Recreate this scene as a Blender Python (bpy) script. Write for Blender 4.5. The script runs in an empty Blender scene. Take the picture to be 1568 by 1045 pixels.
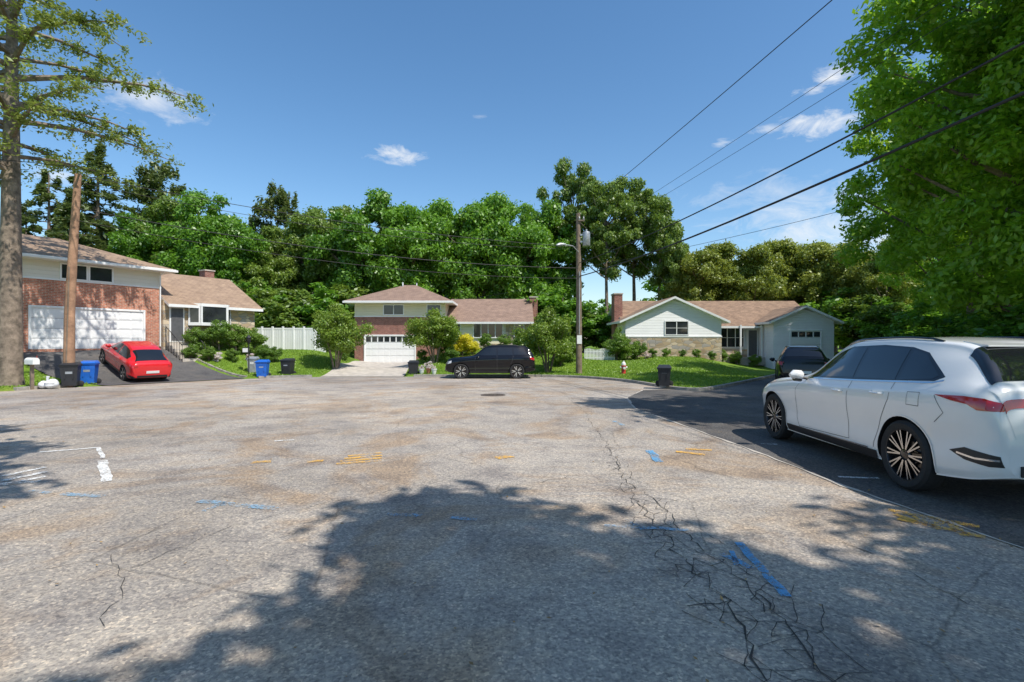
import bpy, bmesh, math, random
import numpy as np
from mathutils import Vector, Matrix, geometry
rng=np.random.default_rng(7); random.seed(7)
sc=bpy.context.scene
F=784.0; HZ=522.0; CH=1.7

# ---------------------------------------------------------------- node helpers
def nd(nt,t,ins=None,**pr):
    n=nt.nodes.new(t)
    for k,v in pr.items(): setattr(n,k,v)
    for k,v in (ins or {}).items():
        if isinstance(v,bpy.types.NodeSocket): nt.links.new(v,n.inputs[k])
        else: n.inputs[k].default_value=v
    return n
def newmat(name):
    m=bpy.data.materials.new(name); m.use_nodes=True
    return m,m.node_tree,m.node_tree.nodes['Principled BSDF']
def c4(c): return (c[0],c[1],c[2],1.0)
def ramp(nt,fac,stops):
    r=nd(nt,'ShaderNodeValToRGB',{'Fac':fac}); e=r.color_ramp.elements
    e[0].position=stops[0][0]; e[0].color=c4(stops[0][1])
    e[1].position=stops[-1][0]; e[1].color=c4(stops[-1][1])
    for p,c in stops[1:-1]:
        x=e.new(p); x.color=c4(c)
    return r.outputs['Color']
def noise(nt,co,scale,detail=4,rough=.55,dist=0):
    return nd(nt,'ShaderNodeTexNoise',{'Vector':co,'Scale':scale,'Detail':detail,'Roughness':rough,'Distortion':dist}).outputs['Fac']
def objco(nt): return nd(nt,'ShaderNodeTexCoord').outputs['Object']
def math_(nt,op,a,b=0.0,clamp=False):
    n=nt.nodes.new('ShaderNodeMath'); n.operation=op; n.use_clamp=clamp
    for i,v in enumerate((a,b)):
        if isinstance(v,bpy.types.NodeSocket): nt.links.new(v,n.inputs[i])
        else: n.inputs[i].default_value=v
    return n.outputs[0]
def mixc(nt,f,a,b,bt='MIX'):
    n=nt.nodes.new('ShaderNodeMixRGB'); n.blend_type=bt
    for i,v in enumerate((f,a,b)):
        if isinstance(v,bpy.types.NodeSocket): nt.links.new(v,n.inputs[i])
        else: n.inputs[i].default_value=(v if i==0 else c4(v))
    return n.outputs[0]
def simple(name,col,rough=.6,metal=0.0,var=.15,scale=6,bump=0.0,coat=0.0,spec=.5):
    m,nt,b=newmat(name); co=objco(nt)
    n=noise(nt,co,scale,5)
    lo=[max(0,c*(1-var)) for c in col]; hi=[min(1,c*(1+var)) for c in col]
    nt.links.new(ramp(nt,n,[(.3,lo),(.7,hi)]),b.inputs['Base Color'])
    b.inputs['Roughness'].default_value=rough; b.inputs['Metallic'].default_value=metal
    b.inputs['Coat Weight'].default_value=coat; b.inputs['Coat Roughness'].default_value=.04
    b.inputs['Specular IOR Level'].default_value=spec
    if bump>0:
        bp=nd(nt,'ShaderNodeBump',{'Height':noise(nt,co,scale*6,3),'Strength':bump,'Distance':.02})
        nt.links.new(bp.outputs[0],b.inputs['Normal'])
    return m
def leafmat(name,c1,c2,trans=.35,sc_=.35):
    m,nt,b=newmat(name); co=objco(nt); nt.nodes.remove(b)
    g=nd(nt,'ShaderNodeNewGeometry').outputs['Random Per Island']
    oi=nd(nt,'ShaderNodeObjectInfo').outputs['Random']
    n=noise(nt,co,sc_,1)
    f=math_(nt,'ADD',math_(nt,'MULTIPLY',g,.55),math_(nt,'MULTIPLY',n,.5))
    f=math_(nt,'ADD',f,math_(nt,'MULTIPLY',math_(nt,'SUBTRACT',oi,.5),.4),True)
    col=ramp(nt,f,[(.1,c1),(.9,c2)])
    df=nd(nt,'ShaderNodeBsdfDiffuse',{'Color':col})
    tr=nd(nt,'ShaderNodeBsdfTranslucent',{'Color':mixc(nt,.5,col,(c2[0]*1.5,c2[1]*1.5,c2[2]*.9))})
    gl=nd(nt,'ShaderNodeBsdfGlossy',{'Color':(.9,.95,.9,1),'Roughness':.42})
    m1=nd(nt,'ShaderNodeMixShader',{0:trans,1:df.outputs[0],2:tr.outputs[0]})
    mx=nd(nt,'ShaderNodeMixShader',{0:.04,1:m1.outputs[0],2:gl.outputs[0]})
    nt.links.new(mx.outputs[0],nt.nodes['Material Output'].inputs['Surface'])
    return m

# ---------------------------------------------------------------- materials
M={}
def road_mat(name,c_lo,c_mid,c_hi,tint,ckamt=.45):
    m,nt,b=newmat(name); co=objco(nt)
    big=noise(nt,co,.16,4,.62,.6); mid=noise(nt,co,1.3,4,.65); fine=noise(nt,co,22,4,.75)
    col=ramp(nt,big,[(.32,c_lo),(.5,c_mid),(.68,c_hi)])
    stain=ramp(nt,mid,[(.32,(.70,.70,.73)),(.5,(1,1,1)),(.72,(1.12,1.07,1.0))])
    col=mixc(nt,1.0,col,stain,'MULTIPLY')
    tn=ramp(nt,noise(nt,co,.45,4,.68,1.2),[(.48,(1,1,1)),(.62,tint)])
    col=mixc(nt,1.0,col,tn,'MULTIPLY')
    wvn=nd(nt,'ShaderNodeTexNoise',{'Vector':co,'Scale':1.6,'Detail':4.0}).outputs['Color']
    wc=mixc(nt,.22,co,wvn,'ADD')
    vp=nd(nt,'ShaderNodeTexVoronoi',{'Vector':wc,'Scale':.13})
    pv=nd(nt,'ShaderNodeSeparateColor',{0:vp.outputs['Color']}).outputs[0]
    col=mixc(nt,.8,col,ramp(nt,pv,[(.0,(.84,.84,.87)),(.5,(1,1,1)),(1,(1.10,1.07,1.03))]),'MULTIPLY')
    spk=ramp(nt,fine,[(.3,(.52,.52,.55)),(.5,(1,1,1)),(.72,(1.38,1.33,1.26))])
    col=mixc(nt,.8,col,spk,'MULTIPLY')
    vg=nd(nt,'ShaderNodeTexVoronoi',{'Vector':co,'Scale':62.0})
    gs=nd(nt,'ShaderNodeSeparateColor',{0:vg.outputs['Color']}).outputs[0]
    sp2=ramp(nt,gs,[(.0,(.55,.55,.58)),(.5,(.95,.95,.96)),(.85,(1.15,1.12,1.08)),(1,(1.75,1.65,1.5))])
    col=mixc(nt,.75,col,sp2,'MULTIPLY')
    ck=nd(nt,'ShaderNodeTexVoronoi',{'Vector':wc,'Scale':.45},feature='DISTANCE_TO_EDGE').outputs['Distance']
    k1=ramp(nt,ck,[(.0,(1,1,1)),(.006,(0,0,0))])
    ck2=nd(nt,'ShaderNodeTexVoronoi',{'Vector':wc,'Scale':3.2},feature='DISTANCE_TO_EDGE').outputs['Distance']
    k2=ramp(nt,ck2,[(.0,(1,1,1)),(.022,(0,0,0))])
    mk_=noise(nt,co,.4,3,.6,.4)
    msk=ramp(nt,mk_,[(.44,(1,1,1)),(.56,(0,0,0))]); msk2=ramp(nt,mk_,[(.58,(0,0,0)),(.66,(1,1,1))])
    k=math_(nt,'ADD',math_(nt,'MULTIPLY',k1,msk),math_(nt,'MULTIPLY',k2,msk2),True)
    col=mixc(nt,math_(nt,'MULTIPLY',k,ckamt),col,(.05,.045,.04))
    nt.links.new(col,b.inputs['Base Color']); b.inputs['Roughness'].default_value=.88
    b.inputs['Specular IOR Level'].default_value=.25
    bp=nd(nt,'ShaderNodeBump',{'Height':nd(nt,'ShaderNodeTexNoise',{'Vector':co,'Scale':48.0,'Detail':2.0}).outputs['Fac'],'Strength':.6,'Distance':.012})
    nt.links.new(bp.outputs[0],b.inputs['Normal'])
    return m
M['road']=road_mat('old_asphalt',(.29,.258,.222),(.39,.352,.308),(.47,.43,.38),(.92,.80,.68))
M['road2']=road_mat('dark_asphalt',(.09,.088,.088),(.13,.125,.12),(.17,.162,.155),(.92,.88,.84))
M['drive']=road_mat('driveway_asphalt',(.10,.098,.10),(.12,.118,.118),(.15,.145,.14),(.9,.9,.9),.2)
M['concrete']=simple('concrete',(.48,.43,.37),.85,var=.2,scale=3,bump=.3)
M['curb']=simple('curb_stone',(.28,.26,.23),.9,var=.3,scale=5,bump=.4)
def grass_mat():
    m,nt,b=newmat('grass'); co=objco(nt)
    a=noise(nt,co,.35,4); c=noise(nt,co,9,4,.7)
    col=ramp(nt,a,[(.3,(.11,.19,.022)),(.55,(.17,.28,.032)),(.75,(.23,.30,.05))])
    col=mixc(nt,.8,col,ramp(nt,c,[(.3,(.55,.6,.5)),(.6,(1,1,1)),(.8,(1.3,1.25,1.1))]),'MULTIPLY')
    nt.links.new(col,b.inputs['Base Color']); b.inputs['Roughness'].default_value=.9
    b.inputs['Specular IOR Level'].default_value=.15
    bp=nd(nt,'ShaderNodeBump',{'Height':noise(nt,co,25,3,.8),'Strength':.8,'Distance':.05})
    nt.links.new(bp.outputs[0],b.inputs['Normal']); return m
M['grass']=grass_mat()
def wallvec(nt):
    s=nd(nt,'ShaderNodeSeparateXYZ',{0:objco(nt)})
    u=math_(nt,'ADD',s.outputs[0],s.outputs[1])
    return nd(nt,'ShaderNodeCombineXYZ',{0:u,1:s.outputs[2],2:0.0}).outputs[0],s
def brick_mat(name,c1,c2,mortar,sc_=1.0):
    m,nt,b=newmat(name); v,s=wallvec(nt)
    bt=nd(nt,'ShaderNodeTexBrick',{'Vector':v,'Color1':c4(c1),'Color2':c4(c2),'Mortar':c4(mortar),'Scale':sc_,'Mortar Size':.012,'Brick Width':.23,'Row Height':.078,'Bias':-.1})
    col=mixc(nt,.8,bt.outputs['Color'],ramp(nt,noise(nt,v,1.5,4),[(.3,(.75,.72,.70)),(.7,(1.2,1.2,1.2))]),'MULTIPLY')
    sp=ramp(nt,noise(nt,v,7,2),[(.35,(.74,.70,.68)),(.6,(1.1,1.1,1.1))])
    col=mixc(nt,.8,col,sp,'MULTIPLY')
    nt.links.new(col,b.inputs['Base Color']); b.inputs['Roughness'].default_value=.9
    bp=nd(nt,'ShaderNodeBump',{'Height':math_(nt,'SUBTRACT',1.0,bt.outputs['Fac']),'Strength':.5,'Distance':.01})
    nt.links.new(bp.outputs[0],b.inputs['Normal']); return m
M['brick']=brick_mat('brick',(.58,.21,.12),(.45,.145,.085),(.50,.40,.32))
M['brick2']=brick_mat('dark_brick',(.34,.12,.085),(.25,.085,.065),(.32,.26,.22))
def stone_mat():
    m,nt,b=newmat('field_stone'); v,s=wallvec(nt)
    mp=nd(nt,'ShaderNodeMapping',{'Vector':v,'Scale':(2.2,4.4,1)}).outputs[0]
    vo=nd(nt,'ShaderNodeTexVoronoi',{'Vector':mp,'Scale':1.0})
    ed=nd(nt,'ShaderNodeTexVoronoi',{'Vector':mp,'Scale':1.0},feature='DISTANCE_TO_EDGE').outputs['Distance']
    sp=nd(nt,'ShaderNodeSeparateColor',{0:vo.outputs['Color']}).outputs[0]
    col=ramp(nt,sp,[(0,(.33,.24,.15)),(.35,(.50,.38,.24)),(.6,(.64,.52,.37)),(.8,(.36,.33,.30)),(1,(.56,.38,.20))])
    k=ramp(nt,ed,[(.0,(0,0,0)),(.06,(1,1,1))])
    col=mixc(nt,k,(.3,.28,.25),col)
    nt.links.new(col,b.inputs['Base Color']); b.inputs['Roughness'].default_value=.9
    bp=nd(nt,'ShaderNodeBump',{'Height':k,'Strength':.6,'Distance':.03})
    nt.links.new(bp.outputs[0],b.inputs['Normal']); return m
M['stone']=stone_mat()
def siding_mat(name,col,pitch=.2,rough=.55):
    m,nt,b=newmat(name); co=objco(nt); s=nd(nt,'ShaderNodeSeparateXYZ',{0:co})
    f=math_(nt,'FRACT',math_(nt,'DIVIDE',s.outputs[2],pitch))
    c=ramp(nt,noise(nt,co,1.2,4),[(.3,[x*.92 for x in col]),(.7,col)])
    nt.links.new(c,b.inputs['Base Color']); b.inputs['Roughness'].default_value=rough
    bp=nd(nt,'ShaderNodeBump',{'Height':math_(nt,'SUBTRACT',1.0,f),'Strength':1.0,'Distance':.03})
    nt.links.new(bp.outputs[0],b.inputs['Normal']); return m
M['siding_w']=siding_mat('white_siding',(.84,.84,.83))
M['siding_c']=siding_mat('cream_siding',(.80,.74,.54))
M['siding_b']=siding_mat('beige_siding',(.76,.71,.60))
def shingle_mat(name,c1,c2):
    m,nt,b=newmat(name); co=objco(nt); s=nd(nt,'ShaderNodeSeparateXYZ',{0:co})
    v=nd(nt,'ShaderNodeCombineXYZ',{0:math_(nt,'ADD',s.outputs[0],math_(nt,'MULTIPLY',s.outputs[1],.3)),1:math_(nt,'MULTIPLY',s.outputs[2],2.2)}).outputs[0]
    bt=nd(nt,'ShaderNodeTexBrick',{'Vector':v,'Color1':c4(c1),'Color2':c4(c2),'Mortar':c4([x*.6 for x in c1]),'Scale':1.0,'Mortar Size':.012,'Brick Width':.3,'Row Height':.14})
    col=mixc(nt,.9,bt.outputs['Color'],ramp(nt,noise(nt,co,2,5,.7),[(.3,(.70,.68,.68)),(.7,(1.2,1.2,1.2))]),'MULTIPLY')
    nt.links.new(col,b.inputs['Base Color']); b.inputs['Roughness'].default_value=.95
    return m
M['shingle_a']=shingle_mat('tan_shingles',(.38,.265,.18),(.31,.215,.15))
M['shingle_b']=shingle_mat('brown_shingles',(.32,.215,.16),(.26,.175,.135))
M['shingle_c']=shingle_mat('aged_shingles',(.34,.225,.15),(.24,.16,.11))
M['white']=simple('white_trim',(.80,.80,.79),.45,var=.05,scale=2)
M['doorw']=simple('white_door_panel',(.84,.84,.83),.4,var=.03,scale=2)
M['vinyl']=simple('white_vinyl',(.84,.84,.84),.35,var=.04,scale=1)
M['winglass']=simple('window_glass',(.03,.035,.04),.06,var=.5,scale=1.2,spec=.8)
M['grey']=simple('grey_door',(.25,.27,.29),.5)
M['bark']=simple('bark',(.21,.165,.125),.95,var=.5,scale=5,bump=1.0)
M['pole']=simple('pole_wood',(.36,.21,.13),.9,var=.35,scale=3,bump=.8)
M['pole2']=simple('pole_wood_grey',(.22,.165,.12),.9,var=.35,scale=3,bump=.8)
M['wire']=simple('cable',(.015,.015,.017),.6)
M['galv']=simple('galvanised_metal',(.42,.44,.46),.45,.5)
M['black']=simple('black_plastic',(.018,.018,.02),.45)
M['blackg']=simple('black_gloss',(.01,.01,.011),.12,coat=.5)
M['tyre']=simple('tyre_rubber',(.022,.022,.023),.8,var=.2,scale=10,bump=.2)
M['silver']=simple('machined_alloy',(.62,.62,.62),.22,.9,var=.05)
M['darkalloy']=simple('dark_alloy',(.05,.05,.055),.3,.6)
M['carglass']=simple('car_glass',(.010,.012,.014),.03,var=.1,coat=.6,spec=.6)
M['paint_w']=simple('white_car_paint',(.84,.835,.83),.28,var=.01,coat=1.0)
M['paint_k']=simple('black_car_paint',(.004,.0045,.007),.12,var=.05,coat=.35,spec=.35)
M['paint_g']=simple('dark_grey_car_paint',(.008,.009,.012),.15,var=.05,coat=.4,spec=.35)
M['paint_r']=simple('red_car_paint',(.66,.012,.018),.25,var=.03,coat=1.0)
M['taillight']=simple('red_lens',(.46,.01,.012),.12,coat=1.0,var=.2)
M['headlight']=simple('clear_lens',(.6,.62,.65),.1,coat=1.0)
M['chrome']=simple('chrome',(.75,.75,.76),.12,1.0,var=.02)
M['bin_k']=simple('bin_black',(.025,.026,.03),.5)
M['bin_b']=simple('bin_blue',(.015,.13,.55),.45)
M['hyd_r']=simple('hydrant_red',(.5,.05,.035),.5)
M['hyd_w']=simple('hydrant_white',(.75,.75,.72),.5)
M['bag']=simple('plastic_bag',(.75,.76,.78),.35,var=.1,scale=8,bump=.6)
M['iron']=simple('cast_iron',(.12,.095,.075),.7,.4,var=.4,scale=20,bump=.5)
M['terracotta']=simple('terracotta',(.4,.18,.1),.8)
M['seam']=simple('panel_gap',(.10,.10,.105),.6)
M['crack']=simple('crack_fill',(.05,.045,.04),.95,var=.3,scale=9)
M['litter']=simple('dry_leaf',(.30,.19,.08),.8,var=.5,scale=3)
M['lf_bg']=leafmat('leaves_maple',(.055,.145,.014),(.20,.39,.032),.38)
M['lf_bg2']=leafmat('leaves_oak',(.075,.145,.022),(.24,.34,.05),.38)
M['lf_y']=leafmat('leaves_yellowgreen',(.12,.18,.025),(.34,.38,.06),.38)
M['lf_near']=leafmat('leaves_near',(.10,.22,.016),(.34,.54,.04),.48)
M['lf_dark']=leafmat('leaves_dark',(.075,.115,.035),(.18,.23,.065),.3)
M['lf_pine']=leafmat('needles',(.10,.155,.035),(.30,.36,.08),.38)
M['lf_bush']=leafmat('leaves_shrub',(.09,.18,.02),(.28,.38,.05),.38,1.0)
M['lf_hedge']=leafmat('leaves_boxwood',(.07,.16,.02),(.22,.34,.04),.33,1.0)
M['lf_gold']=leafmat('leaves_gold',(.46,.44,.02),(.78,.70,.04),.35,1.0)
M['lf_grass']=leafmat('grass_blades',(.12,.23,.025),(.28,.41,.05),.3,.6)
M['flower']=leafmat('flowers_white',(.6,.45,.5),(.8,.75,.75),.2,2.0)
def paintmark(name,col,thr):
    m,nt,b=newmat(name); co=objco(nt)
    b.inputs['Base Color'].default_value=c4(col); b.inputs['Roughness'].default_value=.85
    f=ramp(nt,math_(nt,'ADD',math_(nt,'MULTIPLY',noise(nt,co,42,3,.85),.8),math_(nt,'MULTIPLY',noise(nt,co,4,2),.35)),[(thr,(0,0,0)),(thr+.10,(.92,.92,.92))])
    tr=nd(nt,'ShaderNodeBsdfTransparent')
    mx=nd(nt,'ShaderNodeMixShader',{0:f,1:tr.outputs[0],2:b.outputs[0]})
    nt.links.new(mx.outputs[0],nt.nodes['Material Output'].inputs['Surface']); return m
M['pm_w']=paintmark('marking_white',(.84,.83,.80),.50)
M['pm_b']=paintmark('marking_blue',(.12,.36,.62),.51)
M['pm_bf']=paintmark('marking_blue_faded',(.24,.42,.58),.56)
M['pm_o']=paintmark('marking_orange',(.80,.44,.07),.53)

# ---------------------------------------------------------------- mesh builder
class MB:
    def __init__(s): s.v=[];s.f=[];s.m=[];s.sm=[]
    def add(s,vs,fs,mi=0,sm=False):
        o=len(s.v); s.v+= [tuple(v) for v in vs]
        for f in fs: s.f.append([i+o for i in f]); s.m.append(mi); s.sm.append(sm)
    def box(s,x0,x1,y0,y1,z0,z1,mi=0):
        s.add([(x0,y0,z0),(x1,y0,z0),(x1,y1,z0),(x0,y1,z0),(x0,y0,z1),(x1,y0,z1),(x1,y1,z1),(x0,y1,z1)],
              [(0,3,2,1),(4,5,6,7),(0,1,5,4),(1,2,6,5),(2,3,7,6),(3,0,4,7)],mi)
    def tube(s,pts,rad,mi=0,n=8,caps=True):
        pts=[Vector(p) for p in pts]; k=len(pts); vs=[]
        if not hasattr(rad,'__len__'): rad=[rad]*k
        ov=(pts[-1]-pts[0])
        ref=Vector((1,0,0)) if ov.length<1e-6 or abs(ov.normalized().z)>.75 else Vector((0,0,1))
        for i,p in enumerate(pts):
            d=(pts[min(i+1,k-1)]-pts[max(i-1,0)]).normalized()
            a=d.cross(ref)
            if a.length<.02: a=d.cross(Vector((.3,1,0)))
            a.normalize(); b=d.cross(a)
            for j in range(n):
                t=2*math.pi*j/n; vs.append(p+(a*math.cos(t)+b*math.sin(t))*rad[i])
        fs=[]
        for i in range(k-1):
            for j in range(n):
                j2=(j+1)%n; fs.append((i*n+j,i*n+j2,(i+1)*n+j2,(i+1)*n+j))
        if caps:
            fs.append(tuple(range(n))[::-1]); fs.append(tuple((k-1)*n+j for j in range(n)))
        s.add(vs,fs,mi,True)
    def lathe(s,prof,c,axis,mi=0,n=32):
        vs=[];k=len(prof)
        for r,h in prof:
            for j in range(n):
                t=2*math.pi*j/n
                if axis=='z': vs.append((c[0]+r*math.cos(t),c[1]+r*math.sin(t),c[2]+h))
                else: vs.append((c[0]+r*math.cos(t),c[1]+h,c[2]+r*math.sin(t)))
        fs=[(i*n+j,i*n+(j+1)%n,(i+1)*n+(j+1)%n,(i+1)*n+j) for i in range(k-1) for j in range(n)]
        s.add(vs,fs,mi,True)
    def build(s,name,mats,parent=None,loc=(0,0,0),rz=0.0):
        me=bpy.data.meshes.new(name); me.from_pydata(s.v,[],s.f)
        for m in mats: me.materials.append(m)
        me.polygons.foreach_set('material_index',s.m); me.polygons.foreach_set('use_smooth',s.sm)
        me.update()
        if any(s.sm):
            bm=bmesh.new(); bm.from_mesh(me)
            bmesh.ops.recalc_face_normals(bm,faces=bm.faces)
            for e in bm.edges:
                if len(e.link_faces)==2 and e.calc_face_angle(0)>.7: e.smooth=False
            bm.to_mesh(me); bm.free()
        o=bpy.data.objects.new(name,me); sc.collection.objects.link(o)
        o.location=loc; o.rotation_euler=(0,0,rz)
        if parent: o.parent=parent
        return o
def empty(name,loc=(0,0,0),rz=0.0):
    e=bpy.data.objects.new(name,None); sc.collection.objects.link(e); e.location=loc; e.rotation_euler=(0,0,rz); e.empty_display_size=.3
    return e

# ---------------------------------------------------------------- terrain
def chaikin(p,it=2,closed=True):
    p=[tuple(q) for q in p]
    for _ in range(it):
        o=[]
        n=len(p)
        for i in range(n):
            a=p[i];b=p[(i+1)%n]
            o.append((a[0]*.75+b[0]*.25,a[1]*.75+b[1]*.25)); o.append((a[0]*.25+b[0]*.75,a[1]*.25+b[1]*.75))
        p=o
    return p
OUT=[(-18.9,18.8),(-18.7,20.6),(-17.1,22.2),(-14.3,27.1),(-12.6,28.5),(-10.5,29.1),(-6.8,29.3),(-3.7,29.4),(1.2,29.3),(3.5,28.4),(5.0,26),(5.6,24.2),(6.0,21.5),(6.3,19.6),(7.1,19.0),(8.2,20.3),(12.6,26),(17,32),(19,36),(19.2,37.9),(24,37.9),(24.5,33),(20,25),(15.5,17),(12,11),(10.5,5),(9.9,-.6),(8.5,-1.5),(2,-1.7),(-2.6,-1.6),(-4.0,.6),(-6,2.8),(-10,4.6),(-20,6),(-32,9),(-34,13),(-22,16.0)]
OUTS=chaikin(OUT,2)
def sdist(X,Y,poly):
    X=np.asarray(X,float);Y=np.asarray(Y,float)
    d=np.full(X.shape,1e9); ins=np.zeros(X.shape,bool); n=len(poly)
    for i in range(n):
        ax,ay=poly[i];bx,by=poly[(i+1)%n]
        ex,ey=bx-ax,by-ay; L=ex*ex+ey*ey+1e-12
        t=np.clip(((X-ax)*ex+(Y-ay)*ey)/L,0,1)
        d=np.minimum(d,np.hypot(X-ax-t*ex,Y-ay-t*ey))
        c=((ay>Y)!=(by>Y))
        if by!=ay: ins^= c&(X<(bx-ax)*(Y-ay)/(by-ay)+ax)
    return np.where(ins,-d,d)
def ss(t): t=np.clip(t,0,1); return t*t*(3-2*t)
def road_z(y): return -.016*np.clip(np.asarray(y,float)-8,0,40)
CP=np.array([(-21,27,1.3),(-23,24,1.28),(-19.9,29,1.3),(-18,24.5,.98),(-18.4,27,1.0),(-18,32,1.6),(-16.5,38,.95),(-13.5,33,.75),(-11,32,.43),(-9.5,40,.0),(-9.5,35,-.15),(-2,40,1.1),(-3,35,.75),(2.2,31,-.05),(2,38,.8),(4,30.5,-.12),(7,35,.2),(12,38,.44),(20,38.5,.4),(10,27,.0),(22,38.5,.4),(-19.5,21,.45),(-20,19.5,.3),(-24,20,.9),(18,18,.1),(24,28,.2),(14,5,.1),(0,55,.8),(-30,50,1.0),(30,50,.6),(-5,50,.6),(0,-8,.1),(-10,0,.1)],float)
DA=[(-17.3,22.0),(-14.2,27.3),(-19.75,29.2),(-23.2,23.3)]
DB=[(-10.9,29.0),(-6.2,29.1),(-7.4,40.2),(-11.8,40.2)]
def base_h(X,Y):
    X=np.asarray(X,float);Y=np.asarray(Y,float)
    s=sdist(X,Y,OUTS)
    num=np.zeros(X.shape);den=np.zeros(X.shape)
    for x,y,z in CP:
        w=1/((X-x)**2+(Y-y)**2+.6)**1.6; num+=w*z; den+=w
    T=num/den; w=ss(s/6.5)
    return road_z(Y)*(1-w)+T*w, s
def ground_h(X,Y):
    b,s=base_h(X,Y)
    g=b-.07+.16*ss((s+.02)/.3)
    for D in (DA,DB):
        d=sdist(X,Y,D)
        k=ss((d+.05)/.3); g=np.where(s>-.3,np.minimum(g,(b-.07)*(1-k)+g*k),g)
    return g
def gz(x,y): return float(ground_h(np.array([x]),np.array([y]))[0])
def bz(x,y): return float(base_h(np.array([x]),np.array([y]))[0][0])
def axis(lo,hi,a,b,f):
    mid=list(np.arange(a,b+1e-6,f)); r=[];d=f*2;x=b
    while x<hi: x+=d; d*=1.25; r.append(min(x,hi))
    l=[];d=f*2;x=a
    while x>lo: x-=d; d*=1.25; l.append(max(x,lo))
    return np.array(l[::-1]+mid+r)
gx=axis(-900,900,-25,25,.25); gy=axis(-300,1500,-4,42,.25)
GX,GY=np.meshgrid(gx,gy); GZ=ground_h(GX,GY)
nv=GX.size; nxg=len(gx); nyg=len(gy)
idx=np.arange(nv).reshape(nyg,nxg)
q=np.stack([idx[:-1,:-1],idx[:-1,1:],idx[1:,1:],idx[1:,:-1]],-1).reshape(-1,4)
def npmesh(name,V,Q,mat,smooth=False):
    me=bpy.data.meshes.new(name); n=len(Q)
    me.vertices.add(len(V)); me.vertices.foreach_set('co',np.asarray(V,np.float32).ravel())
    me.loops.add(4*n); me.loops.foreach_set('vertex_index',np.asarray(Q,np.int32).ravel())
    me.polygons.add(n); me.polygons.foreach_set('loop_start',np.arange(0,4*n,4,dtype=np.int32))
    if smooth: me.polygons.foreach_set('use_smooth',np.ones(n,bool))
    me.materials.append(mat); me.update(calc_edges=True); me.validate()
    return me
me=npmesh('ground',np.stack([GX,GY,GZ],-1).reshape(-1,3),q,M['grass'],True)
o=bpy.data.objects.new('ground',me); sc.collection.objects.link(o)

def sheet(name,poly,mat,off):
    tri=geometry.tessellate_polygon([[Vector((p[0],p[1],0)) for p in poly]])
    bm=bmesh.new(); vs=[bm.verts.new((p[0],p[1],0)) for p in poly]
    for t in tri:
        try: bm.faces.new([vs[i] for i in t])
        except: pass
    bmesh.ops.bisect_plane(bm,geom=bm.verts[:]+bm.edges[:]+bm.faces[:],plane_co=(0,8,0),plane_no=(0,1,0))
    for v in bm.verts: v.co.z=float(road_z(v.co.y))+off
    bmesh.ops.recalc_face_normals(bm,faces=bm.faces)
    for f in bm.faces:
        if f.normal.z<0: f.normal_flip()
    me=bpy.data.meshes.new(name); bm.to_mesh(me); bm.free(); me.materials.append(mat)
    o=bpy.data.objects.new(name,me); sc.collection.objects.link(o); return o
sheet('road',OUTS,M['road'],0.0)
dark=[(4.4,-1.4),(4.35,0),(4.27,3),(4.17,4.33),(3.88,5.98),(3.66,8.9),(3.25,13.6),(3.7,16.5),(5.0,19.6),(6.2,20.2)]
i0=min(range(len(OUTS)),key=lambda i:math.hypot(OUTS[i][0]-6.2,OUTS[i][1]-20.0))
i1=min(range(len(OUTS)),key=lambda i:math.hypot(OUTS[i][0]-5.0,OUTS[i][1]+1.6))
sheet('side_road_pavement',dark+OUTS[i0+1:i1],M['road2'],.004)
def ribbon(mb,pts,w,off,mi=0):
    n=len(pts); vs=[];fs=[]
    for i,p in enumerate(pts):
        a=pts[max(i-1,0)];b=pts[min(i+1,n-1)]
        dx,dy=b[0]-a[0],b[1]-a[1];L=math.hypot(dx,dy)+1e-9
        ww=(w[i] if hasattr(w,'__len__') else w)/2
        for sgn in (-1,1):
            x=p[0]-sgn*dy/L*ww;y=p[1]+sgn*dx/L*ww
            vs.append((x,y,float(road_z(y))+off))
    for i in range(n-1): fs.append((2*i,2*i+2,2*i+3,2*i+1))
    mb.add(vs,fs,mi)
mb=MB(); pts=[]
for i in range(len(dark)-1):
    for t in np.linspace(0,1,12)[:-1]:
        a,b=dark[i],dark[i+1]
        if a[1]<-5: continue
        pts.append((a[0]*(1-t)+b[0]*t+random.uniform(-.02,.02),a[1]*(1-t)+b[1]*t))
ribbon(mb,pts,[random.uniform(.015,.08) for _ in pts],.008,0)
mb.build('pavement_joint',[M['concrete']])
def patch(name,C,mat,off,n=24):
    V=[];Q=[]
    a,b,c,d=[np.array(p,float) for p in C]
    for i in range(n+1):
        for j in range(n+1):
            u=i/n;v=j/n; p=(a*(1-u)+b*u)*(1-v)+(d*(1-u)+c*u)*v; V.append(p)
    V=np.array(V); z=base_h(V[:,0],V[:,1])[0]+off
    V=np.c_[V,z]
    Q=[(i*(n+1)+j,(i+1)*(n+1)+j,(i+1)*(n+1)+j+1,i*(n+1)+j+1) for i in range(n) for j in range(n)]
    me=npmesh(name,V,Q,mat,True); o=bpy.data.objects.new(name,me); sc.collection.objects.link(o); return o
patch('asphalt_driveway',DA,M['drive'],.02)
patch('concrete_driveway',DB,M['concrete'],.02)
mb=MB(); n=len(OUTS); run=[]
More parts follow.
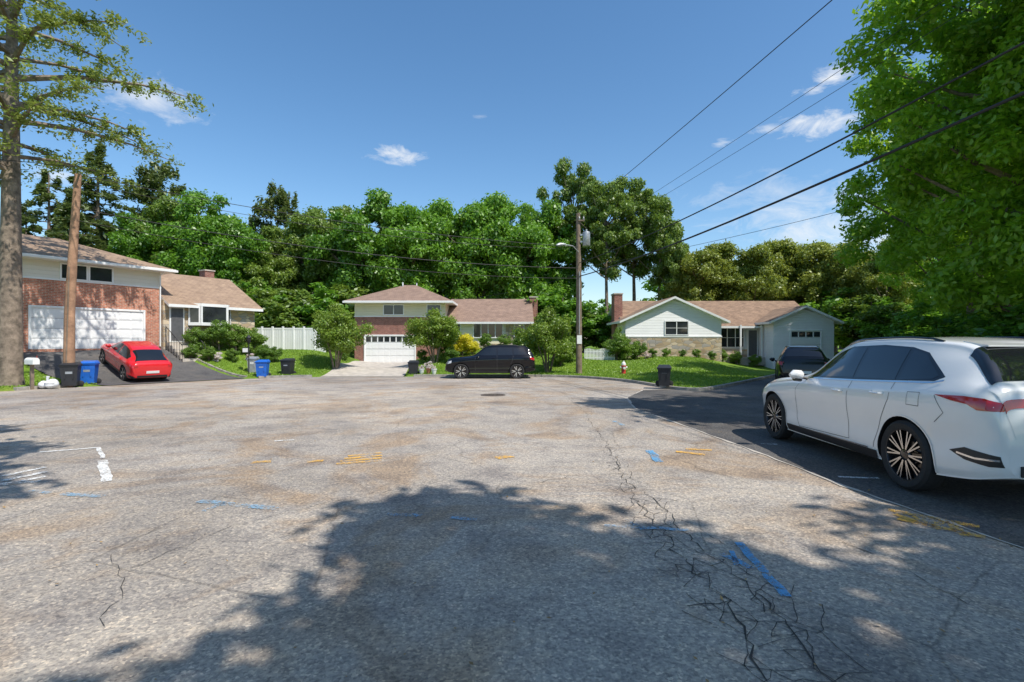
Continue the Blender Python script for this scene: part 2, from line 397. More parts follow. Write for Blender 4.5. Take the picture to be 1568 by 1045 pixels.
def curb_run(mb,run,w=.16,h=.11,zf=None):
    if len(run)<2: return
    vs=[];fs=[]
    k=len(run)
    for i,p in enumerate(run):
        a=run[max(i-1,0)];b=run[min(i+1,k-1)]
        dx,dy=b[0]-a[0],b[1]-a[1];L=math.hypot(dx,dy)+1e-9
        nx_,ny_=-dy/L,dx/L
        z=float(road_z(p[1])) if zf is None else zf(p[0],p[1])
        vs+=[(p[0],p[1],z-.1),(p[0]+nx_*.02,p[1]+ny_*.02,z+h),(p[0]+nx_*w,p[1]+ny_*w,z+h+.01),(p[0]+nx_*w,p[1]+ny_*w,z-.1)]
    for i in range(k-1):
        for j in range(3): fs.append((4*i+j,4*i+4+j,4*i+5+j,4*i+1+j))
    fs+= [(0,1,2,3),(4*k-4,4*k-3,4*k-2,4*k-1)]
    mb.add(vs,fs,0)
dens=[]
for i in range(n):
    a=OUTS[i];b=OUTS[(i+1)%n];L=math.hypot(a[0]-b[0],a[1]-b[1]);k=max(1,int(L/1.0))
    for t in range(k): dens.append((a[0]+(b[0]-a[0])*t/k,a[1]+(b[1]-a[1])*t/k))
dd=np.array(dens); gap=(sdist(dd[:,0],dd[:,1],DA)<.5)|(sdist(dd[:,0],dd[:,1],DB)<.4)|((dd[:,1]>36)&(dd[:,0]>18))
run=[]
for p,g in zip(dens,gap):
    if g: curb_run(mb,run); run=[]
    else: run.append(p)
curb_run(mb,run)
e=[(-14.3+(-19.4+14.3)*t,27.45+(29.3-27.45)*t) for t in np.linspace(0,1,14)]
curb_run(mb,e[::-1],.14,.12,lambda x,y:bz(x,y))
mb.build('curb',[M['curb']])

def G(px,py):
    k=(py-HZ)/F; d=CH/k
    if d>8: d=(CH-.128)/(k-.016)
    return ((px-784)/F*d,d)
# ---------------------------------------------------------------- road marks & cracks
def jit(path,seg,amp):
    pts=[path[0]]
    for a,b in zip(path[:-1],path[1:]):
        L=math.hypot(a[0]-b[0],a[1]-b[1]);k=max(2,int(L/seg))
        for i in range(1,k+1):
            t=i/k; j=0 if i==k else amp
            pts.append((a[0]+(b[0]-a[0])*t+random.gauss(0,j),a[1]+(b[1]-a[1])*t+random.gauss(0,j)))
    return pts
mk=MB()
def mark(pxs,w,mi): ribbon(mk,jit([G(*p) for p in pxs],.12,.008),w,.011,mi)
mark([(60,693),(152,686)],.07,0); mark([(150,686),(157,702)],.06,0); mark([(157,706),(163,738)],.11,0)
for yy in (722,729,736): mark([(5,yy+8),(70,yy-6)],.09,0)
mark([(0,742),(60,738)],.10,0)
mark([(95,757),(158,761)],.09,2); mark([(305,768),(425,780)],.11,2); mark([(310,784),(345,770)],.07,2)
mark([(592,789),(645,791)],.08,2); mark([(690,793),(730,797)],.07,2); mark([(45,752),(75,756)],.07,2)
mark([(1131,832),(1204,915)],.07,1); mark([(1104,850),(1150,872)],.06,1); mark([(1120,845),(1128,868)],.04,1)
mark([(925,806),(1055,813)],.06,2); mark([(960,796),(985,812)],.05,2); mark([(994,690),(1010,708)],.12,1); mark([(940,645),(955,652)],.10,2)
for k in range(4): mark([(515+k*6,711-k*4),(585,706-k*4)],.09,3)
mark([(385,709),(415,707)],.15,3); mark([(760,702),(785,699)],.16,3); mark([(470,708),(495,706)],.11,3); mark([(1035,692),(1080,697)],.11,3); mark([(1050,688),(1090,690)],.09,3)
mark([(1360,782),(1500,808)],.10,3); mark([(1375,795),(1510,824)],.09,3); mark([(1400,790),(1420,805),(1450,800),(1480,822)],.09,3); mark([(1370,788),(1440,812)],.07,3)
mark([(1284,731),(1346,733)],.06,0); mark([(1165,680),(1190,681)],.06,0); mark([(420,676),(450,674)],.10,0)
mk.build('road_markings',[M['pm_w'],M['pm_b'],M['pm_bf'],M['pm_o']])
cr=MB()
def crack(pts,w,br=.25,depth=0,amp=.03):
    p=jit(pts,.09,amp)
    ribbon(cr,p,[max(.002,w*random.uniform(.3,1.4)*min(1.15,.45+2.2/max(q_[1],1))) for q_ in p],.0055 if depth%2 else .0065)
    if depth<2:
        for i in range(3,len(p)-2):
            if random.random()<br:
                a=math.atan2(p[i+1][1]-p[i][1],p[i+1][0]-p[i][0])+random.choice([-1,1])*random.uniform(.5,1.2)
                L=random.uniform(.1,.4)/(1+depth)
                crack([p[i],(p[i][0]+math.cos(a)*L,p[i][1]+math.sin(a)*L)],w*.6,br*.5,depth+1,amp*.6)
A1=[(900,640),(935,690),(960,740),(1000,800),(1050,860),(1100,910),(1140,960),(1175,1045)]
A2=[(960,740),(1005,768),(1060,825),(1120,880),(1180,925),(1230,990),(1280,1045)]
gA1=[G(*p) for p in A1]; gA2=[G(*p) for p in A2]
crack(gA1,.010,.12); crack(gA2,.009,.12)
def segd(p,path):
    b=1e9
    for a,c in zip(path[:-1],path[1:]):
        ex,ey=c[0]-a[0],c[1]-a[1];t=max(0,min(1,((p[0]-a[0])*ex+(p[1]-a[1])*ey)/(ex*ex+ey*ey)))
        b=min(b,math.hypot(p[0]-a[0]-t*ex,p[1]-a[1]-t*ey))
    return b
random.seed(21)
st=.15; grid={}
for i in range(0,34):
    for j in range(0,46):
        x=.1+i*st+(j%2)*st*.5; y=1.6+j*st
        grid[i,j]=(x+random.uniform(-.055,.055),y+random.uniform(-.055,.055))
for (i,j),p in grid.items():
    for qk in ((i+1,j),(i+(j%2),j+1),(i-1+(j%2),j+1)):
        if qk not in grid: continue
        qv=grid[qk]; m_=((p[0]+qv[0])/2,(p[1]+qv[1])/2)
        d1=segd(m_,gA1);d2=segd(m_,gA2); d_=min(d1,d2); wid=.30 if m_[1]<4.5 else .22
        pr=.62*max(0,1-d_/wid)
        if random.random()<pr:
            a=jit([p,qv],.05,.008); ribbon(cr,a,[random.uniform(.0025,.0065) for _ in a],.0055)
random.seed(8)
for P,w in [([(0,800),(60,780),(160,750),(290,720)],.004),([(200,870),(350,808),(480,775),(600,750)],.005),
            ([(1060,745),(1180,752),(1330,775)],.006),([(1400,880),(1480,925)],.006),
            ([(860,600),(905,640)],.009),([(750,640),(700,680),(560,720)],.005),
            ([(820,740),(880,728),(960,740)],.006),([(1290,830),(1340,850)],.012),([(180,640),(420,650),(700,625)],.009),([(60,620),(300,625)],.009),([(170,850),(185,900),(160,960)],.004)]:
    crack([G(*p) for p in P],w,.06,0,.03)
cr.build('road_cracks',[M['crack']])
mb=MB(); x,y=G(755,605); z=float(road_z(y))
mb.lathe([(0,.006),(.30,.006),(.31,.002),(.33,.002),(.34,.012),(.42,.012),(.43,0)],(x,y,z+.004),'z',0,36)
for a in range(8):
    t=a*math.pi/4; mb.box(x+.18*math.cos(t)-.03,x+.18*math.cos(t)+.03,y+.18*math.sin(t)-.03,y+.18*math.sin(t)+.03,z+.01,z+.016,0)
mb.build('manhole_cover',[M['iron']])

# ---------------------------------------------------------------- foliage
def quads_from(P,Nr,size,asp=.5):
    n=len(P); Nr=Nr/(np.linalg.norm(Nr,axis=1,keepdims=True)+1e-9)
    r=rng.normal(size=(n,3)); t=np.cross(Nr,r); t/=np.linalg.norm(t,axis=1,keepdims=True)+1e-9
    b=np.cross(Nr,t); s=np.asarray(size).reshape(-1,1)*np.ones((n,1))
    return np.stack([P-t*s,P+b*s*asp,P+t*s,P-b*s*asp],1).reshape(-1,3)
def leafmesh(name,P,Nr,size,mat,asp=.5):
    V=quads_from(P,Nr,size,asp); Q=np.arange(len(V)).reshape(-1,4)
    return npmesh(name,V,Q,mat)
# fallen leaves and grit on the road
rng=np.random.default_rng(31)
n=420; yy=2.2+rng.random(n)**1.6*14; xx=(rng.random(n)*2-1)*yy*1.05; k=sdist(xx,yy,OUTS)<-.1; xx=xx[k];yy=yy[k]
P=np.stack([xx,yy,road_z(yy)+.016],1); Nn=rng.normal(size=(len(xx),3))*.25+np.array([0,0,1])
me=leafmesh('fallen_leaves',P,Nn,rng.uniform(.006,.02,len(xx)),M['litter'],.55)
o=bpy.data.objects.new('fallen_leaves',me); sc.collection.objects.link(o)
def cloud(C,R,nper,flat=.75,shell=.55):
    k=len(C); tot=int(nper*k)
    w=np.asarray(R)**2; ids=rng.choice(k,tot,p=w/w.sum())
    d=rng.normal(size=(tot,3)); d/=np.linalg.norm(d,axis=1,keepdims=True)
    rad=np.asarray(R)[ids]*(shell+(1-shell)*rng.random(tot)**.6)*(1+.24*rng.normal(size=tot))
    P=C[ids]+d*rad[:,None]*np.array([1,1,flat])
    Nr=d*.6+rng.normal(size=(tot,3))*.5+np.array([0,0,.35])
    return P,Nr
def tree_proto(name,H=16,R=5,z0=3.0,ncl=90,nper=420,leaf=.2,mat='lf_bg',clr=(.17,.3),seed=0,trunk_r=.28,flat=.75):
    global rng
    rng=np.random.default_rng(100+seed); random.seed(seed)
    zc=(H+z0)/2; rz=(H-z0)/2; C=[];Rd=[]
    while len(C)<ncl:
        d=rng.normal(size=3); d/=np.linalg.norm(d); rho=rng.random()**(.38)
        p=d*rho*np.array([R*.86,R*.86,rz*.88])
        w=1.0-.32*max(0,p[2]/rz)**2
        lob=1+.22*math.sin(3*math.atan2(d[1],d[0])+seed)+.12*math.sin(5*d[2]*2+seed)
        p[0]*=w*lob;p[1]*=w*lob
        if p[2]<-.55*rz and rho<.5: continue
        C.append(p+np.array([0,0,zc])); Rd.append(R*rng.uniform(*clr))
    C=np.array(C);Rd=np.array(Rd)
    P,Nr=cloud(C,Rd,nper,flat)
    lm=leafmesh(name+'_leaves',P,Nr,leaf*rng.uniform(.6,1.25,len(P)),M[mat])
    mb=MB(); top=(rng.normal()*.3,rng.normal()*.3,H*.8)
    tp=[(0,0,-.6),(0,0,0.3),(top[0]*.3+.1,top[1]*.3,H*.3),(top[0]*.6,top[1]*.6,H*.55),top]
    mb.tube(tp,[trunk_r*1.5,trunk_r*1.1,trunk_r*.85,trunk_r*.55,trunk_r*.2],0,10)
    for i in rng.choice(ncl,min(ncl,34),replace=False):
        c=C[i]; zs=max(z0*.7,min(H*.7,c[2]-math.hypot(c[0],c[1])*.7)); f=zs/H
        st=Vector((top[0]*f,top[1]*f,zs)); en=Vector(c); md=st.lerp(en,.5)+Vector((0,0,-.25))
        r0=trunk_r*.42*(1-f*.5); mb.tube([st,md,en],[r0,r0*.6,r0*.2],0,5,False)
    me_t=mb.build(name+'_wood',[M['bark']])
    tm=me_t.data; bpy.data.objects.remove(me_t)
    return tm,lm
def place(proto,name,x,y,s=1.0,rz=None,sz=None,z=None,sxy=None):
    tm,lm=proto
    z=gz(x,y) if z is None else z
    o=bpy.data.objects.new(name,tm); sc.collection.objects.link(o)
    o.location=(x,y,z); o.rotation_euler=(0,0,random.uniform(0,6.28) if rz is None else rz)
    sx=s if sxy is None else sxy
    o.scale=(sx,sx,sz if sz else s)
    l=bpy.data.objects.new(name+'_foliage',lm); sc.collection.objects.link(l); l.parent=o
    return o
TA=tree_proto('maple_a',16,5,2.2,105,400,.19,'lf_bg',(.12,.25),1)
TB=tree_proto('maple_b',16,5,2.0,100,400,.19,'lf_bg',(.12,.27),2)
TC=tree_proto('oak_a',16,5,2.5,100,380,.18,'lf_bg2',(.11,.23),3)
TD=tree_proto('locust_a',13,5,1.6,95,360,.16,'lf_y',(.10,.22),4)
TE=tree_proto('oak_tall',20,4.6,7.5,78,360,.19,'lf_bg2',(.12,.23),5)
TL=tree_proto('filler',16,5,1.0,55,130,.40,'lf_bg',(.18,.30),9)
TL2=tree_proto('filler_b',16,5,1.0,55,130,.40,'lf_bg2',(.18,.30),10)
TN=tree_proto('near_a',20,5.5,.9,250,340,.125,'lf_near',(.08,.17),6,.35)
TM_=tree_proto('near_b',20,5.5,1.2,240,340,.125,'lf_near',(.08,.17),7,.33)
TF=tree_proto('shade_tree',12,4.2,6.0,60,250,.18,'lf_near',(.10,.25),8,.3)

def layered(name,H,z0,maxl,nbr,nleaf,leaf,mat,seed,cone=True,droop=.2,asp=.22,flatz=.10,spread=.22,trunk_r=.3,lean=(0,0)):
    global rng
    rng=np.random.default_rng(300+seed)
    mb=MB(); tp=[(lean[0]*f,lean[1]*f,H*f) for f in (-.03,.02,.25,.5,.75,1)]
    mb.tube(tp,[trunk_r*1.35,trunk_r,trunk_r*.85,trunk_r*.65,trunk_r*.4,trunk_r*.08],0,10)
    P=[];Nn=[]
    for i in range(nbr):
        f=(i+rng.random())/nbr; z=z0+(H-z0)*f
        L=maxl*((1-f)**.8 if cone else (math.sin(math.pi*min(1,.22+f*.75))**.7))*rng.uniform(.55,1.1)+.3
        a=rng.random()*6.283; d=np.array([math.cos(a),math.sin(a)]); lat=np.array([-d[1],d[0]])
        up=.25 if not cone else 0.05
        def pt(t): return np.array([lean[0]*z/H+d[0]*L*t,lean[1]*z/H+d[1]*L*t,z+up*L*t-droop*L*t*t])
        mb.tube([pt(0),pt(.35),pt(.7),pt(1)],[.025+.018*L,.02+.011*L,.01+.006*L,.008],0,5,False)
        m=int(nleaf*L/maxl)+10
        nsub=int(4+L*2.2)
        st=rng.uniform(.22,1.0,nsub); sl=rng.normal(size=nsub)*spread*L*.9*(1.1-st*.5)
        k=rng.integers(0,nsub,m); u=rng.random(m)
        t=st[k]*(1)+.12*u*rng.random(m); off=sl[k]*u+rng.normal(size=m)*.11
        c=np.stack([lean[0]*z/H+d[0]*L*t+lat[0]*off, lean[1]*z/H+d[1]*L*t+lat[1]*off, z+up*L*t-droop*L*t*t-np.abs(off)*.12+rng.normal(size=m)*flatz],1)
        P.append(c); Nn.append(rng.normal(size=(m,3))*.6+np.array([0,0,.9]))
    P=np.concatenate(P);Nn=np.concatenate(Nn)
    lm=leafmesh(name+'_needles',P,Nn,leaf*rng.uniform(.6,1.3,len(P)),M[mat],asp)
    ob=mb.build(name+'_wood',[M['bark']]); tm=ob.data; bpy.data.objects.remove(ob)
    return tm,lm
SP=layered('spruce_a',17,2,4.8,90,320,.26,'lf_dark',1,True,.22,.3,.12,.24,.25)
SP2=layered('pine_a',17,3,4.0,60,450,.24,'lf_dark',2,False,.1,.35,.3,.25,.25)
PN=layered('pine_near',20,8.4,6.6,60,950,.095,'lf_pine',5,False,.24,.4,.12,.24,.40,(.6,.2))

place(PN,'pine_tree',-19.9,20.3,1.0,1.9)
def topd(px,yt,d): return (px-784)/F*d,d,CH+(HZ-yt)/F*d
def bg(proto,name,px,yt,d,protoH,wf=1.0):
    x,y,H=topd(px,yt,d); z=gz(x,y); s=(H-z)/protoH/.97
    place(proto,name,x,y,s,None,s,z,s*wf)
random.seed(11)
for px,yt,d,p in [(215,325,50,TA),(262,292,52,TC),(318,288,49,TB),(358,330,48,TA),(395,355,50,TC),(470,312,54,TC),(512,300,55,TC),(548,308,50,TB),(585,292,52,TA),(628,306,51,TB),(668,300,53,TA),
                (712,306,51,TB),(752,290,52,TA),(795,304,51,TB),(835,308,53,TA)]:
    bg(p,'maple_tree' if p in (TA,TB) else 'oak_tree',px,yt,d,16,.92)
for px,yt,d,wf in [(880,240,54,.68),(928,272,50,.78),(970,266,52,.82),(1008,295,50,.75),(1030,335,48,.6)]:
    bg(TE,'oak_tree',px,yt,d,20,wf)
for px,yt,d in [(1072,374,47),(1110,362,50),(1152,372,48),(1192,358,50),(1238,362,49),(1278,362,47),(1320,376,45),(1362,360,42)]:
    bg(TD,'locust_tree',px,yt,d,13,.95)
for px,yt,d in [(75,270,50),(150,232,52),(112,300,46),(40,320,47)]:
    bg(SP,'spruce_tree',px,yt,d,17,1.15)
for px,yt,d in [(245,262,58),(425,296,58)]:
    bg(SP2,'white_pine_tree',px,yt,d,17,1.0)
mass=empty('distant_trees')
for i in range(34):
    a=math.radians(-50+100*i/33+random.uniform(-1,1)); d=random.uniform(68,84); x,y=math.sin(a)*d*1.15,math.cos(a)*d
    y=max(y,58); s=random.uniform(.75,.92) if abs(x-12)>9 else random.uniform(.4,.5)
    o=place(random.choice([TL,TL2]),'distant_crown',x,y,s,None,s,None,s*1.25); o.parent=mass
for px,d,H in [(330,47,6),(375,46,6.5),(405,45,6),(440,44,6),(480,45,6.5),(530,48,7),(590,51,6),(650,53,6),(710,52,6),(780,52,6),(830,46,6.5),(862,45,6),(893,46,4.5),(925,46,4.5),(965,47,5),(1030,52,6),(1110,52,6),(1190,52,6),(1262,46,6),(1300,43,6),(1335,40,5.5),(1370,36,5),(20,40,6),(-40,38,7),(100,46,8),(180,46,8)]:
    x=(px-784)/F*d; o=place(random.choice([TL,TL2]),'understory_tree',x,d,H/16,None,H/16,None,H/16*1.5); o.parent=mass
random.seed(5)
for x,y,s,p in [(18.0,17.4,1.05,TN),(21.8,24.2,.98,TM_),(27.0,31.5,.9,TN),(20,13.0,1.1,TM_)]:
    place(p,'oak_tree',x,y,s)
place(TF,'oak_tree',13.3,7.6,1.28,1.0)
place(TF,'shade_tree',6.5,-3.0,1.1,.4); place(TF,'shade_tree',12.0,-2.6,1.0,2.2)
place(TF,'shade_tree',-5.3,.9,1.1,2.0)
hedge=empty('understory_hedge')
for x,y,H in [(16.8,15.5,3.4),(18.6,18.8,3.6),(20.6,22,4),(22.6,25.5,4),(24.6,28.8,4),(26.5,32.5,4.5),(27.5,36.5,4.5),(28.5,40,5),(15.8,12,3),(25,22,6),(30,28,6)]:
    o=place(TL,'hedge_clump',x,y,H/16,None,H/16,None,H/16*1.9); o.parent=hedge

def shrub_proto(name,mat,seed,leaf=.09,ncl=60,nper=220,z0=.8,H=3.6,R=1.7):
    return tree_proto(name,H,R,z0,ncl,nper,leaf,mat,(.16,.30),seed,.05)
def multi_stem(proto,seed):
    random.seed(seed); mb=MB()
    for i in range(9):
        a=random.uniform(0,6.28); r=random.uniform(.5,1.2)
        mb.tube([(0.1*math.cos(a),.1*math.sin(a),-.2),(r*.35*math.cos(a),r*.35*math.sin(a),.8),(r*math.cos(a),r*math.sin(a),2.4)],[.05,.04,.015],0,6)
    o=mb.build('stems',[M['bark']]); t=o.data; bpy.data.objects.remove(o); return t,proto[1]
S1=multi_stem(shrub_proto('shrub_a','lf_bush',21,nper=300,leaf=.075),1)
S2=shrub_proto('shrub_b','lf_hedge',22,leaf=.05,z0=0.0,H=2,R=1.0,ncl=45,nper=260)
S3=shrub_proto('shrub_gold','lf_gold',23,leaf=.05,z0=0.0,H=2,R=1.0,ncl=45,nper=260)
S4=shrub_proto('shrub_fl','flower',24,leaf=.04,z0=.0,H=1,R=.6,ncl=20,nper=120)
random.seed(3)
place(S1,'ornamental_shrub_tree',-11.0,32,1.06,.2,1.12); place(S1,'ornamental_shrub_tree',-5.0,33.2,1.05,1.5,.93); place(S1,'ornamental_shrub_tree',2.2,31.2,1.08,2.9,1.06)
place(S3,'golden_shrub',-3.35,34.6,1.0,0,.8); place(S3,'golden_shrub',-2.7,35.0,.6,0,.5)
for x,y,s in [(-18.2,29.6,.75),(-17.4,30.4,.95),(-16.6,30.8,.9),(-17.9,28.6,.5),(-17.1,28.9,.45),(-15.9,31.4,.85),(-15.0,31.0,.55),(-14.6,31.4,.5),(-16.2,29.7,.4),
              (-12.0,36,.7),(-3.9,33.0,.55),(-2.0,38.8,.6),(-.6,38.8,.6),(.6,38.6,.7),(1.6,38.4,.8),(0.6,34.5,.5),(3.2,33.5,.8),(3.9,34.6,.9),
              (7.5,36.6,1.0),(8.2,36.4,.8),(9.0,36.8,.7),(10.2,37.2,.35),(11.2,37.2,.35),(12.4,37.2,.3),(13.4,37.2,.35),(14.5,37.2,.35),(15.8,38.5,.5),(17.0,38.8,.55),(18.4,38.8,.5),
              (-21.6,19.9,.35),(-20.9,20.3,.3),(-4.6,35,.6),(-6.0,34.2,.4)]:
    place(S2,'boxwood_shrub',x,y,s)
for x,y,s in [(-16.8,29.1,.6),(9.6,36.6,.6),(-5.2,31.8,.5),(-15.6,30.4,.5),(-2.2,33.6,.5)]: place(S4,'flowering_plant',x,y,s)
place(S2,'conical_evergreen',7.9,37.6,.6,0,1.25); place(S2,'conical_evergreen',2.9,37.6,.6,0,1.2)

rng=np.random.default_rng(9)
n=110000; X=rng.uniform(-21,14,n);Y=rng.uniform(18,38,n)
s=sdist(X,Y,OUTS); k=(s>.2)&(sdist(X,Y,DA)>.15)&(sdist(X,Y,DB)>.1); X=X[k];Y=Y[k]
Z=ground_h(X,Y)+.03
a=rng.random(len(X))*6.28; Nr=np.stack([np.cos(a),np.sin(a),rng.normal(size=len(X))*.4],1)
P=np.stack([X,Y,Z],1); N1=Nr/np.linalg.norm(Nr,axis=1,keepdims=True)
t=np.cross(N1,np.array([[0,0,1.0]])); up=np.array([[0,0,1.0]])+.5*rng.normal(size=(len(X),3)); up/=np.linalg.norm(up,axis=1,keepdims=True)
h=rng.uniform(.025,.06,len(X))[:,None]; w=rng.uniform(.015,.035,len(X))[:,None]
V=np.stack([P-up*h,P+t*w,P+up*h,P-t*w],1).reshape(-1,3)
me=npmesh('lawn_grass',V,np.arange(len(V)).reshape(-1,4),M['lf_grass']); o=bpy.data.objects.new('lawn_grass',me); sc.collection.objects.link(o)

# ---------------------------------------------------------------- houses
def hip(mb,x0,x1,y0,y1,ze,rise,ov,mt,mw,inset=None):
    X0,X1,Y0,Y1=x0-ov,x1+ov,y0-ov,y1+ov; dy=(Y1-Y0)/2; ins=dy if inset is None else inset
    ym=(Y0+Y1)/2; t=.17
    v=[(X0,Y0,ze),(X1,Y0,ze),(X1,Y1,ze),(X0,Y1,ze),(X0+ins,ym,ze+rise),(X1-ins,ym,ze+rise)]
    b=[(x,y,ze-t) for x,y,_ in v[:4]]
    mb.add(v,[(0,1,5,4),(2,3,4,5),(1,2,5),(3,0,4)],mt)
    mb.add(v[:4]+b,[(0,4,5,1),(1,5,6,2),(2,6,7,3),(3,7,4,0),(4,7,6,5)],mw)
def gable(mb,a0,a1,b0,b1,ze,rise,ov,mt,mw,ax='x',ova=.35):
    bm_=(b0+b1)/2; half=(b1-b0)/2; sl=rise/half; t=.16
    cs=[(b0-ov,ze-sl*ov),(bm_,ze+rise),(b1+ov,ze-sl*ov),(b1+ov,ze-sl*ov-t),(bm_,ze+rise-t),(b0-ov,ze-sl*ov-t)]
    A0,A1=a0-ova,a1+ova; vs=[]
    for A in (A0,A1):
        for b,z in cs: vs.append((A,b,z) if ax=='x' else (b,A,z))
    mb.add(vs,[(0,1,7,6),(1,2,8,7)],mt)
    mb.add(vs,[(2,3,9,8),(3,4,10,9),(4,5,11,10),(5,0,6,11),(0,5,4,1),(1,4,3,2),(6,7,10,11),(7,8,9,10)],mw)
def gtri(mb,a,b0,b1,ze,rise,mi,ax='x',th=.2):
    bm_=(b0+b1)/2; pts=[(b0,ze),(b1,ze),(bm_,ze+rise-.17)]
    vs=[((A,b,z) if ax=='x' else (b,A,z)) for A in (a,a+th) for b,z in pts]
    mb.add(vs,[(0,1,2),(3,5,4),(0,3,4,1),(1,4,5,2),(2,5,3,0)],mi)
def window(mb,x0,x1,z0,z1,y,nx,nz=1,fr=.07,shutter=None):
    mb.box(x0,x1,y-.015,y+.05,z0,z1,1)
    mb.box(x0-fr,x0,y-.06,y+.05,z0-fr,z1+fr,0); mb.box(x1,x1+fr,y-.06,y+.05,z0-fr,z1+fr,0)
    mb.box(x0,x1,y-.06,y+.05,z1,z1+fr,0); mb.box(x0,x1,y-.085,y+.05,z0-fr,z0,0)
    for i in range(1,nx):
        x=x0+(x1-x0)*i/nx; mb.box(x-.03,x+.03,y-.045,y+.04,z0,z1,0)
    for i in range(1,nz):
        z=z0+(z1-z0)*i/nz; mb.box(x0,x1,y-.035,y+.04,z-.015,z+.015,0)
def gdoor(mb,x0,x1,z0,z1,y,cols=8,rows=4,glass=False):
    fr=.1
    mb.box(x0-fr,x0,y-.07,y+.05,z0,z1+fr,0); mb.box(x1,x1+fr,y-.07,y+.05,z0,z1+fr,0); mb.box(x0,x1,y-.07,y+.05,z1,z1+fr,0)
    mb.box(x0,x1,y-.01,y+.05,z0,z1,0)
    w=(x1-x0)/cols;h=(z1-z0)/rows
    for i in range(cols):
        for j in range(rows):
            g=glass and j==rows-1
            mb.box(x0+i*w+.05,x0+(i+1)*w-.05,y-.022,y-.01,z0+j*h+.06,z0+(j+1)*h-.06,1 if g else 0)
    for j in range(1,rows): mb.box(x0,x1,y-.014,y-.01,z0+j*h-.006,z0+j*h+.006,2)
WM=[M['white'],M['winglass'],M['seam']]
# --- House A
hA=empty('brick_garage_house',(-19.9,29,1.3),math.radians(60))
mb=MB()
mb.box(-8.6,0,0,7,-1.5,3.4,0)
mb.box(-8.6,0,0.02,7.02,3.42,4.42,1)
mb.box(-8.63,.03,-.04,7.04,3.36,3.44,3)
mb.box(.0,5.5,-.3,6.3,-1.5,1.3,2); mb.box(0.003,5.5,-.28,6.28,1.3,2.75,2)
gtri(mb,5.3,-.3,6.3,2.75,1.75,1,'x')
mb.build('walls',[M['brick'],M['siding_b'],M['stone'],M['white']],hA)
mb=MB(); hip(mb,-8.6,0,0,7,4.45,1.5,.55,0,1,3.9)
gable(mb,.35,5.5,-.3,6.3,2.75,1.9,.45,0,1,'x',.3)
mb.build('roof',[M['shingle_a'],M['white']],hA)
mb=MB(); gdoor(mb,-5.6,-.9,0.02,2.0,-.0,8,4); mb.build('garage_door',[M['doorw'],M['winglass'],M['seam']],hA)
mb=MB(); window(mb,-4.45,-3.45,3.5,4.18,0.02,1,1); window(mb,-3.3,-2.35,3.5,4.18,.02,1,1)
bx=[(1.35,-.3),(1.8,-.75),(3.4,-.75),(3.85,-.3)]
def wallbox(p,q,z0,z1,t,mi,mb):
    dx,dy=q[0]-p[0],q[1]-p[1];L=math.hypot(dx,dy);nx_,ny_=dy/L*t,-dx/L*t
    vs=[(p[0],p[1],z0),(q[0],q[1],z0),(q[0]+nx_,q[1]+ny_,z0),(p[0]+nx_,p[1]+ny_,z0)]
    mb.add(vs+[(a,b,z1) for a,b,_ in vs],[(0,3,2,1),(4,5,6,7),(0,1,5,4),(1,2,6,5),(2,3,7,6),(3,0,4,7)],mi)
for p,q in zip(bx[:-1],bx[1:]):
    wallbox(p,q,1.5,2.45,.02,1,mb)
    wallbox(p,q,1.32,1.5,.06,0,mb); wallbox(p,q,2.45,2.62,.06,0,mb)
    for e in (p,q):
        dx,dy=q[0]-p[0],q[1]-p[1];L=math.hypot(dx,dy);u=(dx/L,dy/L);sgn=1 if e is p else -1
        wallbox(*((e,(e[0]+u[0]*.09,e[1]+u[1]*.09)) if sgn>0 else ((e[0]-u[0]*.09,e[1]-u[1]*.09),e)),1.5,2.45,.05,0,mb)
mb.add([(x,y,1.34) for x,y in bx],[(0,1,2,3)],0)
mb.box(.3,1.1,-.34,-.2,.35,2.35,0); mb.box(.38,1.02,-.37,-.3,.42,2.28,2)
mb.build('windows',WM,hA)
mb=MB()
for i in range(6): mb.box(.1,1.3,-.3-.3*(6-i),-.3,-1.2+.0,-.75+.18*(i+1),0)
for x in (.08,1.32):
    mb.tube([(x,-2.1,.15),(x,-.35,1.25)],.02,1,6)
    for k in range(7): yy=-2.1+k*.28; mb.tube([(x,yy,-.7),(x,yy,.15+k*.176)],.012,1,5)
mb.build('entry_steps',[M['concrete'],M['black']],hA)
mb=MB(); mb.box(4.2,4.8,3.1,3.8,3.5,5.1,0); mb.box(4.15,4.85,3.05,3.85,5.1,5.18,1); mb.build('chimney',[M['brick2'],M['concrete']],hA)
mb=MB(); mb.box(-8.7,.6,-.66,-.555,4.3,4.42,0); mb.tube([(-.0,-.5,4.3),(-.06,-.08,4.1),(-.06,-.08,.1)],.04,0,8); mb.build('gutter',[M['white']],hA)
# --- House B
hB=empty('split_level_house',(0,40,0))
mb=MB()
mb.box(-12.3,-5.2,0,8,-1,3.62,0); mb.box(-12.3,-5.2,.01,8.01,3.64,4.78,1); mb.box(-12.34,-5.16,-.03,8.03,3.58,3.66,3)
mb.box(-5.2,1.43,.3,7.5,-1,3.45,4); mb.box(-.5,1.46,.27,.35,-1,3.2,2); mb.box(-5.2,-.5,.27,.3,-.5,1.5,2)
gtri(mb,1.23,.3,7.5,3.45,1.7,4,'x')
mb.build('walls',[M['brick2'],M['siding_c'],M['stone'],M['white'],M['siding_c']],hB)
mb=MB(); hip(mb,-12.3,-5.2,0,8,4.8,1.7,.65,0,1,3.7); gable(mb,-4.9,1.4,.3,7.5,3.45,1.85,.5,0,1,'x',.3)
mb.build('roof',[M['shingle_b'],M['white']],hB)
mb=MB(); gdoor(mb,-11.45,-7.6,0.02,2.1,0,8,4,True); mb.build('garage_door',[M['doorw'],M['winglass'],M['seam']],hB)
